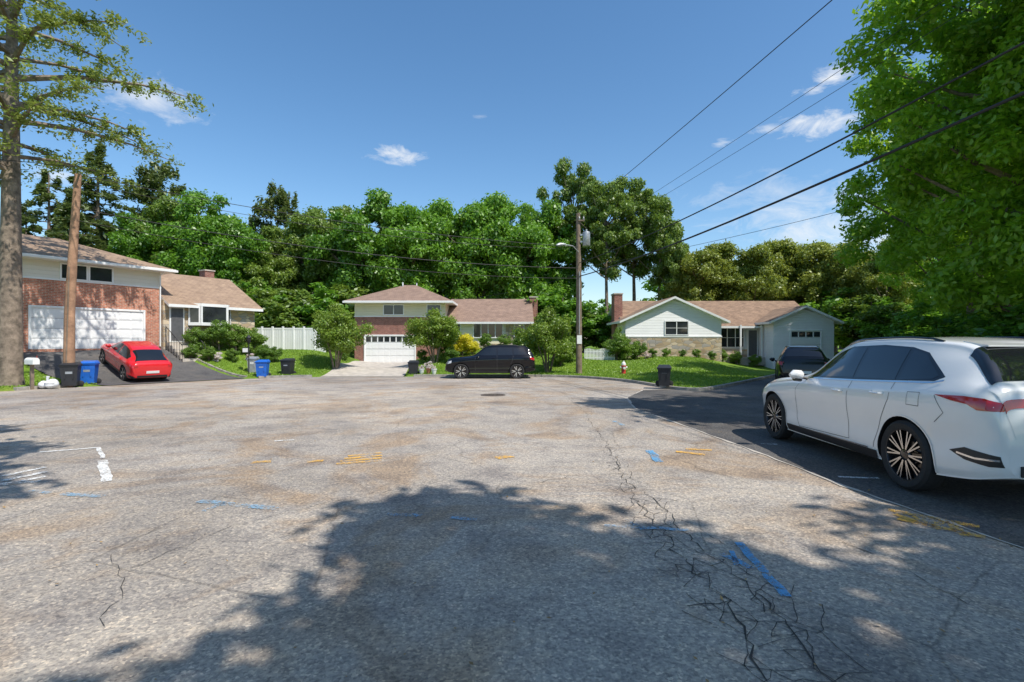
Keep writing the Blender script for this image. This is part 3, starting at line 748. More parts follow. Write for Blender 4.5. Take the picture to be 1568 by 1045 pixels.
mb=MB(); window(mb,-10.0,-8.5,3.78,4.5,.01,2,1); window(mb,-6.6,-5.6,3.78,4.5,.01,1)
window(mb,-3.0,-.75,2.0,3.1,.27,4,1); window(mb,.2,.9,2.1,3.0,.27,1,2)
mb.box(-4.9,-4.0,.22,.3,1.0,3.05,0); mb.box(-4.82,-4.08,.2,.26,1.05,3.0,2)
mb.build('windows',WM,hB)
mb=MB(); mb.box(1.5,2.15,3,4.2,0,5.35,0); mb.box(1.45,2.2,2.95,4.25,5.35,5.45,1); mb.build('chimney',[M['brick2'],M['concrete']],hB)
mb=MB(); mb.tube([(-9.3,3.6,5.9),(-9.3,3.6,6.7)],.06,0,8); mb.tube([(-8.3,4.6,5.9),(-8.3,4.6,6.75)],.05,0,8); mb.box(-13,-4.5,-.75,-.655,4.64,4.77,1); mb.build('vents_and_gutter',[M['galv'],M['white']],hB)
# --- House C
hC=empty('ranch_house',(0,38,.44))
mb=MB()
mb.box(8.43,15.56,0,3,-1,1.56,1); mb.box(8.43,15.56,.04,3,1.58,2.96,0); mb.box(8.40,15.59,-.03,.04,1.54,1.62,2)
gtri(mb,.04,8.43,15.56,2.96,1.55,0,'y')
mb.box(8.9,23.8,2.4,9,-1,2.9,0); gtri(mb,8.92,2.4,9,2.9,1.7,0,'x'); gtri(mb,23.58,2.4,9,2.9,1.7,0,'x')
mb.box(19.4,23.9,.0,2.6,-1,2.9,0); gtri(mb,.0,19.4,23.9,2.9,.9,0,'y')
mb.box(15.7,16.0,2.3,2.5,-.5,2.8,1); mb.box(15.56,19.4,2.3,2.42,-.5,.6,1)
mb.build('walls',[M['siding_w'],M['stone'],M['white']],hC)
mb=MB(); gable(mb,.04,4.5,8.43,15.56,2.96,1.6,.5,0,1,'y',.4)
gable(mb,8.9,23.8,2.4,9,2.9,1.78,.9,0,1,'x',.3)
gable(mb,.0,4.0,19.4,23.9,2.9,1.0,.5,0,1,'y',.4)
mb.build('roof',[M['shingle_c'],M['white']],hC)
mb=MB(); window(mb,11.4,13.05,1.75,2.7,.04,2,2); window(mb,16.3,18.2,.8,2.25,2.3,3,2); mb.box(18.5,19.3,2.2,2.4,0,2.2,0); mb.box(18.58,19.22,2.17,2.2,.1,2.1,2)
mb.build('windows',WM,hC)
mb=MB(); gdoor(mb,20.7,22.9,.02,2.0,0,4,4,True); mb.build('garage_door',[M['doorw'],M['winglass'],M['seam']],hC)
mb=MB(); mb.box(8.2,8.85,3,4.2,-1,5.0,0); mb.box(8.15,8.9,2.95,4.25,5.0,5.1,1); mb.build('chimney',[M['brick2'],M['concrete']],hC)
mb=MB()
for x in (15.9,17.6,19.2): mb.box(x-.06,x+.06,1.35,1.47,-.3,2.5,0)
mb.box(15.6,19.4,1.2,2.4,-.6,.0,1); mb.build('porch',[M['white'],M['concrete']],hC)

# fences
mb=MB()
zf=gz(-16,38)
for i in range(9):
    x=-20.2+i*.78; y=38.2; mb.box(x-.06,x+.06,y-.06,y+.06,zf-.8,zf+1.75,0)
    if i<8:
        mb.box(x+.06,x+.72,y-.02,y+.02,zf-.6,zf+1.6,0); mb.box(x+.06,x+.72,y-.035,y+.035,zf+1.52,zf+1.64,0)
        for j in range(1,5): mb.box(x+.06+j*.13-.004,x+.06+j*.13+.004,y-.023,y-.02,zf-.5,zf+1.5,1)
mb.build('vinyl_fence',[M['vinyl'],M['seam']])
mb=MB(); zf=gz(6.2,36.5)
for i in range(22):
    x=5.2+i*.1; mb.box(x-.03,x+.03,36.48,36.5,zf,zf+.8+.05*math.sin(i*.6),0)
mb.box(5.15,7.35,36.505,36.53,zf+.15,zf+.22,0); mb.box(5.15,7.35,36.505,36.53,zf+.58,zf+.65,0)
mb.build('picket_fence',[M['vinyl']])

# ---------------------------------------------------------------- poles, wires
px_,py_=3.95,30.2; zb=gz(px_,py_)
up=empty('utility_pole',(px_,py_,zb))
mb=MB(); mb.tube([(0,0,-.5),(0,0,5),(-.05,0,9.45)],[.19,.16,.12],0,14); mb.build('pole',[M['pole2']],up)
mb=MB(); mb.lathe([(0,0),(.2,0),(.22,.03),(.22,.75),(.2,.82),(.06,.86),(.05,.98),(0,.98)],(.42,-.1,7.5),'z',0,20)
mb.box(.05,.25,-.15,-.05,7.7,7.8,0); mb.box(.05,.25,-.15,-.05,8.1,8.2,0); mb.build('transformer',[M['galv']],up)
mb=MB(); mb.tube([(0,-.1,7.1),(-.4,-.35,7.45),(-.95,-.6,7.5)],.03,0,8); mb.tube([(-.85,-.55,7.5),(-1.2,-.72,7.46),(-1.4,-.8,7.42)],[.06,.12,.05],0,10); mb.build('street_light_arm',[M['galv']],up)
mb=MB(); mb.box(-.06,.3,-.2,-.1,8.95,9.03,0)
for x in (0,.25): mb.lathe([(0,0),(.05,0),(.06,.05),(.03,.08),(.055,.12),(.03,.17),(0,.18)],(x,-.15,9.03),'z',1,12)
mb.build('crossarm',[M['pole2'],M['galv']],up)
mb=MB(); mb.box(-.14,.14,-.21,-.195,1.75,2.25,0); mb.box(-.02,.02,-.2,-.16,2.3,6.0,1); mb.build('pole_sign',[M['white'],M['galv']],up)
ax,ay=-18.35,21.2; za=gz(ax,ay)
pa=empty('wooden_pole',(ax,ay,za))
mb=MB(); mb.tube([(0,0,-.5),(.03,0,3),(.2,0,6),(.38,0,8.75)],[.21,.18,.155,.12],0,14); mb.build('pole',[M['pole']],pa)
mb=MB()
mb.tube([(.36,-.12,8.2),(.7,-.3,8.7)],.035,0,6); mb.tube([(.04,-.2,.2),(.18,-.19,4.9)],.025,0,6)
mb.build('pole_hardware',[M['pole2']],pa)
wr=empty('overhead_wires')
def wire(name,a,b,sag,r):
    n=40; pts=[]
    for i in range(n+1):
        t=i/n; pts.append((a[0]+(b[0]-a[0])*t,a[1]+(b[1]-a[1])*t,a[2]+(b[2]-a[2])*t-4*sag*t*(1-t)))
    mb=MB(); mb.tube(pts,r,0,6); mb.build(name,[M['wire']],wr)
FP=(10.6,-9.2)
P0=(px_,py_)
wire('primary_wire',(P0[0],P0[1]-.1,9.2),(FP[0],FP[1],9.9),.25,.012)
wire('thin_wire_1',(P0[0]+.4,P0[1]-.1,7.9),(FP[0]+1.5,FP[1],9.3),.35,.006)
wire('thin_wire_2',(P0[0]+.4,P0[1]-.1,7.6),(FP[0]+1.8,FP[1],8.9),.35,.006)
wire('secondary_wire',(P0[0],P0[1]-.1,6.3),(FP[0],FP[1],7.6),.85,.020)
wire('telecom_wire',(P0[0],P0[1]-.1,5.5),(FP[0],FP[1],6.7),.75,.028)
wire('service_wire',(P0[0],P0[1]-.1,6.0),(24,14,9.5),.5,.010)
for k,(z0,z1,sg,r) in enumerate([(7.35,8.0,.45,.014),(7.2,7.7,.6,.010),(6.1,6.6,.55,.018),(5.5,6.1,.6,.012)]):
    wire('street_wire_%d'%k,(P0[0],P0[1]-.1,z0+zb+.1),(ax+.3,ay,z1+.6),sg,r)
wire('house_drop',(P0[0],P0[1]-.1,5.7),(-4.5,39.5,4.9),.3,.010)
wire('left_wire',(ax+.36,ay,8.9),(-40,9,9.5),.4,.014)
mb=MB(); mb.tube([(FP[0],FP[1],-.5),(FP[0],FP[1],10.2)],[.2,.13],0,12); mb.build('utility_pole',[M['pole2']])

# ---------------------------------------------------------------- cars
def pchip(tab):
    xs=np.array([t[0] for t in tab],float);ys=np.array([t[1] for t in tab],float)
    h=np.diff(xs);d=np.diff(ys)/h;m=np.zeros(len(xs))
    for i in range(1,len(xs)-1):
        if d[i-1]*d[i]>0:
            w1=2*h[i]+h[i-1];w2=h[i]+2*h[i-1]; m[i]=(w1+w2)/(w1/d[i-1]+w2/d[i])
    m[0]=d[0];m[-1]=d[-1]
    def f(x):
        x=np.clip(x,xs[0],xs[-1]); i=int(np.clip(np.searchsorted(xs,x)-1,0,len(h)-1)); t=(x-xs[i])/h[i]
        return float((2*t**3-3*t**2+1)*ys[i]+(t**3-2*t**2+t)*h[i]*m[i]+(-2*t**3+3*t**2)*ys[i+1]+(t**3-t**2)*h[i]*m[i+1])
    return f
BASE=dict(L=5.12,
 top=[(0,.82),(.02,1.02),(.05,1.2),(.13,1.29),(.58,1.655),(.8,1.70),(1.6,1.745),(2.3,1.725),(2.65,1.66),(3.5,1.2),(3.8,1.13),(4.4,1.06),(4.8,.97),(5.0,.85),(5.08,.72),(5.12,.6)],
 belt=[(0,.76),(.02,.95),(.05,1.12),(.13,1.19),(.35,1.215),(.6,1.21),(2,1.14),(3.4,1.07),(4.4,.95),(4.8,.86),(5,.75),(5.12,.5)],
 bot=[(0,.40),(.3,.32),(1,.25),(4.4,.22),(4.9,.26),(5.12,.36)],
 W=[(0,.76),(.03,.83),(.1,.885),(.3,.945),(.8,.98),(2,.98),(4.3,.97),(4.7,.91),(4.95,.8),(5.08,.65),(5.12,.5)],
 Wr=[(0,.68),(.05,.78),(.13,.78),(.3,.72),(.6,.63),(1,.66),(2.3,.66),(2.7,.65),(3.5,.74),(4.4,.80),(4.8,.74),(5.0,.62),(5.12,.4)])
def scaled(L,W,H,over=None):
    d=dict(BASE); d.update(over or {}); fx=L/d['L'];fz=H/max(z for _,z in d['top']);fw=W/.98
    return dict(L=L,top=[(x*fx,z*fz) for x,z in d['top']],belt=[(x*fx,z*fz) for x,z in d['belt']],bot=[(x*fx,z*fz) for x,z in d['bot']],
                W=[(x*fx,w*fw) for x,w in d['W']],Wr=[(x*fx,w*fw) for x,w in d['Wr']],fx=fx,fz=fz,fw=fw)
def catm(P,u):
    n=len(P);i=int(min(max(math.floor(u),0),n-2));t=u-i
    p1,p2=P[i],P[i+1]; p0=P[i-1] if i>0 else p1; p3=P[i+2] if i+2<n else p2
    q=lambda a,b,c,d:.5*((2*b)+(-a+c)*t+(2*a-5*b+4*c-d)*t*t+(-a+3*b-3*c+d)*t**3)
    return q(p0[0],p1[0],p2[0],p3[0]),q(p0[1],p1[1],p2[1],p3[1])
class Shape:
    def __init__(s,P):
        s.P=P; s.f={k:pchip(P[k]) for k in ('top','belt','bot','W','Wr')}; s.c={}
    def sec(s,x):
        k=round(x,3)
        if k in s.c: return s.c[k]
        W,Wr,zb,zs,zt=[s.f[q](x) for q in ('W','Wr','bot','belt','top')]
        zs=min(zs,zt-.03); zs=max(zs,zb+.1); h=zt-zs; B=zs-zb; Wr=min(Wr,W-.06)
        zr=zt-min(.10,.45*h); tuck=.03*min(1,B/.8)
        pts=[(0,zb),(W-.16,zb),(W-.06,zb+.03),(W-.012-tuck*.5,zb+.2*B),(W-tuck,zb+.42*B),(W,zb+.74*B),(W-.012,zs-.10*B),(W-.06,zs),
             ((W-.06)*.5+Wr*.5+.012,(zs+zr)/2),(Wr,zr),(Wr-.05,zt-min(.035,.2*h)),(Wr-.2,zt-min(.012,.08*h)),(0,zt)]
        s.c[k]=pts; return pts
    def pt(s,x,u): y,z=catm(s.sec(x),u); return Vector((x,y,z))
    def side_y(s,x,z):
        P=s.sec(x); us=np.linspace(2,10,50); a=[catm(P,u) for u in us]
        zz=np.maximum.accumulate(np.array([q[1] for q in a])+np.arange(50)*1e-6); return float(np.interp(z,zz,[q[0] for q in a]))
    def nrm(s,x,u):
        e=.01; L=s.P['L']; a=s.pt(max(x-e,0),u);b=s.pt(min(x+e,L),u);c=s.pt(x,max(u-.1,0));d=s.pt(x,min(u+.1,12))
        n=(b-a).cross(d-c); n.normalize()
        if n.z<0 and u>8: n=-n
        return n
def make_car(name,loc,heading,P,paint,style):
    S=Shape(P); L=P['L'];fx,fz,fw=P['fx'],P['fz'],P['fw']; R=style.get('R',.40); xr,xf=style.get('ax',(1.1*fx,4.2*fx))
    off=Vector((-L/2,0,0))
    rootz=[bz(loc[0]+math.cos(heading)*(xa-L/2),loc[1]+math.sin(heading)*(xa-L/2)) for xa in (xr,xf)]
    z0=(rootz[0]+rootz[1])/2+style.get('dz',0.01); pitch=math.atan2(rootz[1]-rootz[0],xf-xr)
    root=empty(name,(loc[0],loc[1],z0)); root.rotation_euler=(0,-pitch,heading)
    paintm=M[paint]
    xs=sorted(set([round(x,4) for x in list(L*(.5-.5*np.cos(np.linspace(0,math.pi,72))))+[.01,.03,.06]]))
    us=np.linspace(0,12,49); bm=bmesh.new(); rows=[]
    for x in xs:
        half=[S.pt(x,u) for u in us]; ring=[bm.verts.new(p+off) for p in half]+[bm.verts.new(Vector((p.x,-p.y,p.z))+off) for p in half[-2:0:-1]]
        rows.append(ring)
    n=len(rows[0])
    for a,b in zip(rows[:-1],rows[1:]):
        for j in range(n): bm.faces.new((a[j],a[(j+1)%n],b[(j+1)%n],b[j]))
    bm.faces.new(rows[0][::-1]); bm.faces.new(rows[-1])
    bmesh.ops.recalc_face_normals(bm,faces=bm.faces)
    me=bpy.data.meshes.new('body'); bm.to_mesh(me); bm.free()
    me.materials.append(paintm); me.materials.append(M['black'])
    body=bpy.data.objects.new('body',me); sc.collection.objects.link(body)
    cm=MB(); Ra=R+style.get('gap',.055)
    Wm=max(w for _,w in P['W'])
    for xa in (xr,xf):
        for sg in (1,-1):
            y0,y1=sorted((sg*(Wm-.34),sg*(Wm+.2))); k=40
            vs=[(xa-L/2+Ra*math.cos(2*math.pi*j/k),y,R+Ra*math.sin(2*math.pi*j/k)) for y in (y0,y1) for j in range(k)]
            cm.add(vs,[(j,(j+1)%k,k+(j+1)%k,k+j) for j in range(k)]+[tuple(range(k))[::-1],tuple(range(k,2*k))],1)
    cut=cm.build('cut',[paintm,M['black']])
    bm=bmesh.new(); bm.from_mesh(cut.data); bmesh.ops.recalc_face_normals(bm,faces=bm.faces); bm.to_mesh(cut.data); bm.free()
    md=body.modifiers.new('b','BOOLEAN'); md.operation='DIFFERENCE'; md.object=cut; md.solver='EXACT'
    dg=bpy.context.evaluated_depsgraph_get(); dg.update()
    nm=bpy.data.meshes.new_from_object(body.evaluated_get(dg)); body.modifiers.clear(); body.data=nm
    bpy.data.objects.remove(cut)
    bm=bmesh.new(); bm.from_mesh(nm)
    for f in bm.faces: f.smooth=True
    for e in bm.edges:
        if len(e.link_faces)==2 and e.calc_face_angle(0)>.55: e.smooth=False
    bm.to_mesh(nm); bm.free()
    body.parent=root
    pan=MB(); mats=[M['carglass'],M['black'],M['seam'],M['taillight'],M['headlight'],M['chrome'],M['blackg'],paintm,M['white']]
    def side(poly,mi,o_=.004,sides=(1,-1)):
        bm=bmesh.new(); vs=[bm.verts.new((x,0,z)) for x,z in poly]
        for t in geometry.tessellate_polygon([[Vector((x,z,0)) for x,z in poly]]):
            try: bm.faces.new([vs[i] for i in t])
            except: pass
        x0=min(p[0] for p in poly);x1=max(p[0] for p in poly);za=min(p[1] for p in poly);zb_=max(p[1] for p in poly)
        st=.07
        cuts=list(np.arange(x0+st,x1,st))+[c for c in (.02,.035,.05,.07,.1,.13,.17,.22,.28) if x0<c<x1]
        for x in cuts: bmesh.ops.bisect_plane(bm,geom=bm.verts[:]+bm.edges[:]+bm.faces[:],plane_co=(x,0,0),plane_no=(1,0,0))
        for z in np.arange(za+st,zb_,st): bmesh.ops.bisect_plane(bm,geom=bm.verts[:]+bm.edges[:]+bm.faces[:],plane_co=(0,0,z),plane_no=(0,0,1))
        bm.verts.index_update()
        V=[(v.co.x,S.side_y(min(max(v.co.x,0),L),v.co.z)+o_,v.co.z) for v in bm.verts]; Fs=[[v.index for v in f.verts] for f in bm.faces]; bm.free()
        for sg in sides: pan.add([(x-L/2,y*sg,z) for x,y,z in V],[f[::-1] if sg>0 else f for f in Fs],mi,True)
    def sc_(poly): return [(x*fx,z*fz) for x,z in poly]
    def strip(pl,w,mi,o_=.005,sides=(1,-1)):
        pts=[Vector((p[0],p[1])) for p in pl]; A=[];B=[]
        for i,p in enumerate(pts):
            d=(pts[min(i+1,len(pts)-1)]-pts[max(i-1,0)]).normalized(); nn=Vector((-d.y,d.x))*w/2
            A.append(p+nn);B.append(p-nn)
        for i in range(len(pts)-1): side([tuple(A[i]),tuple(A[i+1]),tuple(B[i+1]),tuple(B[i])],mi,o_,sides)
    def topg(x0,x1,u0,mi,o_=.004,nx=10,nu=8,u1=12):
        for sg in (1,-1):
            V=[];Fs=[]
            for i in range(nx+1):
                x=x0+(x1-x0)*i/nx
                for j in range(nu+1):
                    u=u0+(u1-u0)*j/nu; p=S.pt(x,u)+S.nrm(x,min(u,11.8))*o_; V.append((p.x-L/2,p.y*sg,p.z))
            for i in range(nx):
                for j in range(nu): a=i*(nu+1)+j; Fs.append((a,a+1,a+nu+2,a+nu+1) if sg>0 else (a,a+nu+1,a+nu+2,a+1))
            pan.add(V,Fs,mi,True)
    for pl in style['glass']: side(sc_(pl),0,.005)
    if 'dlo' in style: side(sc_(style['dlo']),6,.002)
    topg(style['ws'][0]*fx,style['ws'][1]*fx,10.1,0)
    topg(style['rg'][0]*fx,style['rg'][1]*fx,style.get('rgu',9.3),0,.008,12,12)
    for pl in style.get('tail',[]): side(sc_(pl),3,.008)
    for pl in style.get('head',[]): side(sc_(pl),4,.006)
    for pl in style.get('blk',[]): side(sc_(pl),1,.006)
    for pl in style.get('chr',[]): strip(sc_(pl),.018,5,.009)
    for pl in style.get('seams',[]): strip(sc_(pl),.007,2,.003)
    for x0,x1,u0,u1,mi in style.get('tops',[]): topg(x0*fx,x1*fx,u0,mi,.008,6,8,u1)
    for xa in (xr,xf):
        k=22; r0,r1=Ra-.004,Ra+style.get('arch',.05)
        A=[];
        for j in range(k):
            t0=-.22+(math.pi+.44)*j/k; t1=-.22+(math.pi+.44)*(j+1)/k
            for t,r in ((t0,r0),(t0,r1),(t1,r1),(t1,r0)): A.append((xa+r*math.cos(t),R+r*math.sin(t)))
        for sg in (1,-1):
            V=[(x-L/2,sg*(S.side_y(min(max(x,0),L),max(z,S.f['bot'](x)+.01))+.008),z) for x,z in A]
            pan.add(V,[(4*j,4*j+1,4*j+2,4*j+3) for j in range(k)],style.get('archm',1),True)
    sill=[(xr+Ra+.03,S.f['bot'](2.5*fx)+.015),(xf-Ra-.03,S.f['bot'](2.5*fx)+.015),(xf-Ra-.02,S.f['bot'](2.5*fx)+.12),(xr+Ra+.02,S.f['bot'](2.5*fx)+.12)]
    side(sill,1,.01)
    for hx,hz in style.get('handles',[(2.25,1.0),(1.3,1.03)]):
        x=hx*fx;z=hz*fz;y=S.side_y(x,z)
        for sg in (1,-1):
            pan.tube([(x-.11-L/2,sg*(y+.0),z),(x-.08-L/2,sg*(y+.035),z),(x+.08-L/2,sg*(y+.035),z),(x+.11-L/2,sg*y,z)],.014,7,6)
    mx=3.22*fx;mz=1.16*fz;my=S.side_y(mx,mz-.06)
    for sg in (1,-1):
        pan.tube([(mx-L/2,sg*(my-.02),mz-.05),(mx-L/2,sg*(my+.09),mz-.02)],.022,1,6)
        pan.tube([(mx+.0-L/2,sg*(my+.06),mz),(mx+.01-L/2,sg*(my+.1),mz+.01),(mx-L/2,sg*(my+.2),mz+.02),(mx-.01-L/2,sg*(my+.26),mz+.01)],[.05,.08,.075,.03],7,10)
        pan.tube([(mx+.005-L/2,sg*(my+.09),mz-.045),(mx+.0-L/2,sg*(my+.2),mz-.035)],[.05,.045],6,8)
    if style.get('rails'):
        for sg in (1,-1):
            pts=[S.pt(x*fx,10) for x in np.linspace(.95,2.75,12)]
            pan.tube([(p.x-L/2,sg*(p.y-.015),p.z+(.012 if 0<i<11 else -.01)+.015) for i,p in enumerate(pts)],.014,style['rails'],6)
    sp=[S.pt(.60*fx,11.99),S.pt(.60*fx,10.2)]
    W2=sp[1].y; zt=sp[0].z; xa0=style.get('spx',.5)*fx
    if not style.get('nosp'):
        vs=[(xa0-L/2,-W2+.05,zt-.015),(xa0-L/2,W2-.05,zt-.015),(.78*fx-L/2,W2-.03,zt+.03),(.78*fx-L/2,-W2+.03,zt+.03),
            (xa0-L/2,-W2+.05,zt-.03),(xa0-L/2,W2-.05,zt-.03),(.78*fx-L/2,W2-.03,zt-.03),(.78*fx-L/2,-W2+.03,zt-.03)]
        pan.add(vs,[(0,1,2,3),(4,7,6,5),(0,4,5,1),(1,5,6,2),(3,2,6,7),(0,3,7,4)],style.get('spm',7))
    pan.box(-L/2-.012,-L/2+.0,-.26,.26,.62*fz,.74*fz,8)
    pan.box(-L/2-.02,-L/2-.002,-.66*fw,.66*fw,.42*fz,.52*fz,1)
    pan.box(L/2-.01,L/2+.012,-.42*fw,.42*fw,.4*fz,.56*fz,1)
    pan.build('trim',mats,root)
    for xa in (xr,xf):
        for sg in (1,-1):
            w=MB(); wd=.24; c=(xa-L/2,sg*(Wm-.015),R)
            h=lambda q:-sg*q
            w.lathe([(R*.70,h(.235)),(R*.9,h(.235)),(R*.985,h(.2)),(R,h(.14)),(R,h(.07)),(R*.985,h(.025)),(R*.9,h(-.004)),(R*.78,h(.0)),(R*.72,h(.012))],c,'y',0,48)
            w.lathe([(R*.725,h(.008)),(R*.71,h(.01)),(R*.69,h(.03)),(R*.67,h(.18))],c,'y',1,48)
            w.lathe([(R*.69,h(.16)),(0,h(.16))],c,'y',3,32)
            w.lathe([(R*.2,h(.05)),(R*.17,h(.02)),(R*.1,h(.012)),(0,h(.012))],c,'y',3,20)
            ns=style.get('spokes',10)
            for i in range(ns):
                for dlt in (-.10,.10):
                    t=2*math.pi*i/ns; t1=t+dlt*(5/ns)*2
                    r0,r1=R*.13,R*.70
                    a=Vector((math.cos(t)*r0,0,math.sin(t)*r0)); b=Vector((math.cos(t1)*r1,0,math.sin(t1)*r1))
                    tt=(b-a).normalized(); pp=Vector((-tt.z,0,tt.x)); w0=style.get('spw',.012)
                    V=[]
                    for q,yy in ((a,.02),(b,.015)):
                        for s2 in (-1,1):
                            for dd_ in (0,.035): V.append((c[0]+q.x+pp.x*s2*w0,c[1]+h(yy+dd_),c[2]+q.z+pp.z*s2*w0))
                    w.add(V,[(0,2,6,4)],2); w.add(V,[(1,5,7,3),(0,4,5,1),(2,3,7,6)],3)
            w.build('wheel',[M['tyre'],M['darkalloy'],M['silver'],M['blackg']],root)
    return root
st_suv=dict(R=.395,ax=(1.08,4.2),ws=(2.68,3.45),rg=(.15,.55),rgu=8.9,rails=6,spokes=10,spw=.008,archm=7,arch=.012,gap=.045,
 dlo=[(3.38,1.14),(3.1,1.33),(2.75,1.53),(2.45,1.62),(1.8,1.645),(1.3,1.62),(1.02,1.56),(.62,1.31),(.72,1.26),(2.0,1.19)],
 glass=[[(3.3,1.16),(3.08,1.31),(2.74,1.5),(2.44,1.595),(2.12,1.61),(2.1,1.215)],[(2.04,1.215),(2.05,1.612),(1.8,1.62),(1.32,1.60),(1.3,1.235)],[(1.24,1.24),(1.26,1.59),(1.02,1.535),(.7,1.32),(.76,1.28)]],
 tail=[[(.03,1.02),(.03,1.10),(.12,1.135),(.3,1.145),(.62,1.13),(.42,1.09),(.25,1.07),(.16,1.02)]],
 blk=[[(.2,1.118),(.5,1.125),(.38,1.095),(.2,1.085)],[(.015,.50),(.03,.60),(.3,.64),(.46,.585),(.3,.52),(.1,.49)]],
 chr=[[(.6,1.275),(.72,1.245),(2.0,1.18),(3.3,1.13)],[(.03,.56),(.2,.55),(.38,.575)],[(1.7,.36),(3.6,.34)]],
 seams=[[(3.3,1.1),(3.42,.95),(3.42,.5),(3.35,.36)],[(2.08,1.2),(2.1,.8),(2.08,.4)],[(1.27,1.22),(1.3,1.0),(1.45,.75),(1.58,.45),(1.6,.38)],[(2.08,.40),(3.36,.36)],[(.82,.98),(1.0,.98),(1.0,1.12),(.82,1.13),(.82,.98)],[(.62,1.12),(.5,.95),(.62,.84)],[(3.45,1.08),(4.2,1.0),(4.6,.93)]],
 head=[[(4.7,.82),(5.02,.74),(5.0,.66),(4.75,.74)]],handles=[(2.3,1.02),(1.5,1.06)],
 tops=[(.026,.038,7.0,12,3)])
make_car('white_suv',(5.47,7.28),math.radians(87.9),scaled(5.12,.98,1.745),'paint_w',st_suv)
rr=dict(top=[(0,.80),(.03,1.05),(.08,1.25),(.14,1.35),(.45,1.72),(.65,1.79),(1.6,1.82),(2.4,1.81),(2.75,1.75),(3.5,1.28),(3.8,1.22),(4.5,1.16),(4.85,1.08),(5.0,.95),(5.08,.78),(5.12,.6)],
 belt=[(0,.7),(.03,.95),(.08,1.1),(.2,1.2),(.6,1.22),(2,1.2),(3.4,1.15),(4.4,1.05),(4.8,.98),(5,.85),(5.12,.5)],
 bot=[(0,.45),(.3,.38),(1,.30),(4.4,.30),(4.9,.36),(5.12,.45)])
st_rr=dict(R=.40,ax=(.98,3.95),ws=(2.78,3.45),rg=(.15,.42),rails=1,spokes=5,spw=.02,archm=7,arch=.03,
 glass=[[(3.3,1.26),(3.05,1.45),(2.8,1.62),(2.6,1.66),(2.2,1.67),(2.18,1.27)],[(2.1,1.27),(2.12,1.67),(1.3,1.66),(1.28,1.28)],[(1.2,1.29),(1.22,1.655),(.75,1.63),(.5,1.32)]],
 dlo=[(3.38,1.25),(2.8,1.66),(2.2,1.70),(1.2,1.69),(.65,1.65),(.42,1.29)],
 tail=[[(.04,.98),(.04,1.12),(.3,1.16),(.3,1.06),(.12,1.0)]],chr=[],seams=[[(3.35,1.2),(3.4,.95),(3.35,.45)],[(2.15,1.25),(2.15,.45)],[(1.24,1.25),(1.3,.95),(1.5,.5)]],
 head=[[(4.7,.98),(5.0,.9),(5.0,.78),(4.72,.85)]],handles=[(2.3,1.1),(1.4,1.1)],tops=[])
make_car('black_suv',(-1.2,28.15),math.radians(181),scaled(4.85,.98,1.80,rr),'paint_k',st_rr)
make_car('dark_grey_suv',(12.6,22.4),math.radians(64),scaled(4.7,.94,1.70,rr),'paint_g',dict(st_rr,ax=(.95,3.85)))
rd=dict(top=[(0,.74),(.03,.94),(.07,1.06),(.22,1.17),(.6,1.40),(1.05,1.575),(1.6,1.64),(2.3,1.64),(2.7,1.57),(3.65,1.12),(3.95,1.05),(4.5,.97),(4.85,.86),(5.0,.76),(5.08,.66),(5.12,.55)],
 belt=[(0,.64),(.03,.84),(.07,.97),(.2,1.04),(.6,1.08),(2,1.04),(3.4,.98),(4.4,.88),(4.8,.78),(5,.68),(5.12,.45)])
st_rd=dict(R=.35,ax=(.88,3.56),ws=(2.78,3.6),rg=(.26,.98),spokes=5,spw=.02,archm=1,arch=.0,nosp=True,
 glass=[[(3.5,1.09),(3.1,1.29),(2.72,1.48),(2.3,1.535),(2.1,1.535),(2.08,1.09)],[(2.02,1.09),(2.04,1.53),(1.6,1.53),(1.2,1.48),(.75,1.26),(.85,1.13)]],
 tail=[[(.02,.88),(.03,.96),(.1,1.0),(.35,1.03),(.6,1.03),(.4,.97),(.1,.9)]],chr=[],seams=[[(3.45,1.05),(3.45,.4)],[(2.06,1.08),(2.06,.4)],[(1.2,1.1),(1.3,.8),(1.5,.4)]],
 head=[[(4.6,.84),(4.98,.74),(4.98,.66),(4.66,.74)]],handles=[(2.3,.97),(1.4,.99)],tops=[(.035,.06,8.2,10.6,3)],blk=[[(.005,.36),(.03,.48),(.4,.5),(.4,.36)]])
make_car('red_car',(-18.5,25.0),math.radians(145),scaled(4.45,.90,1.56,rd),'paint_r',st_rd)

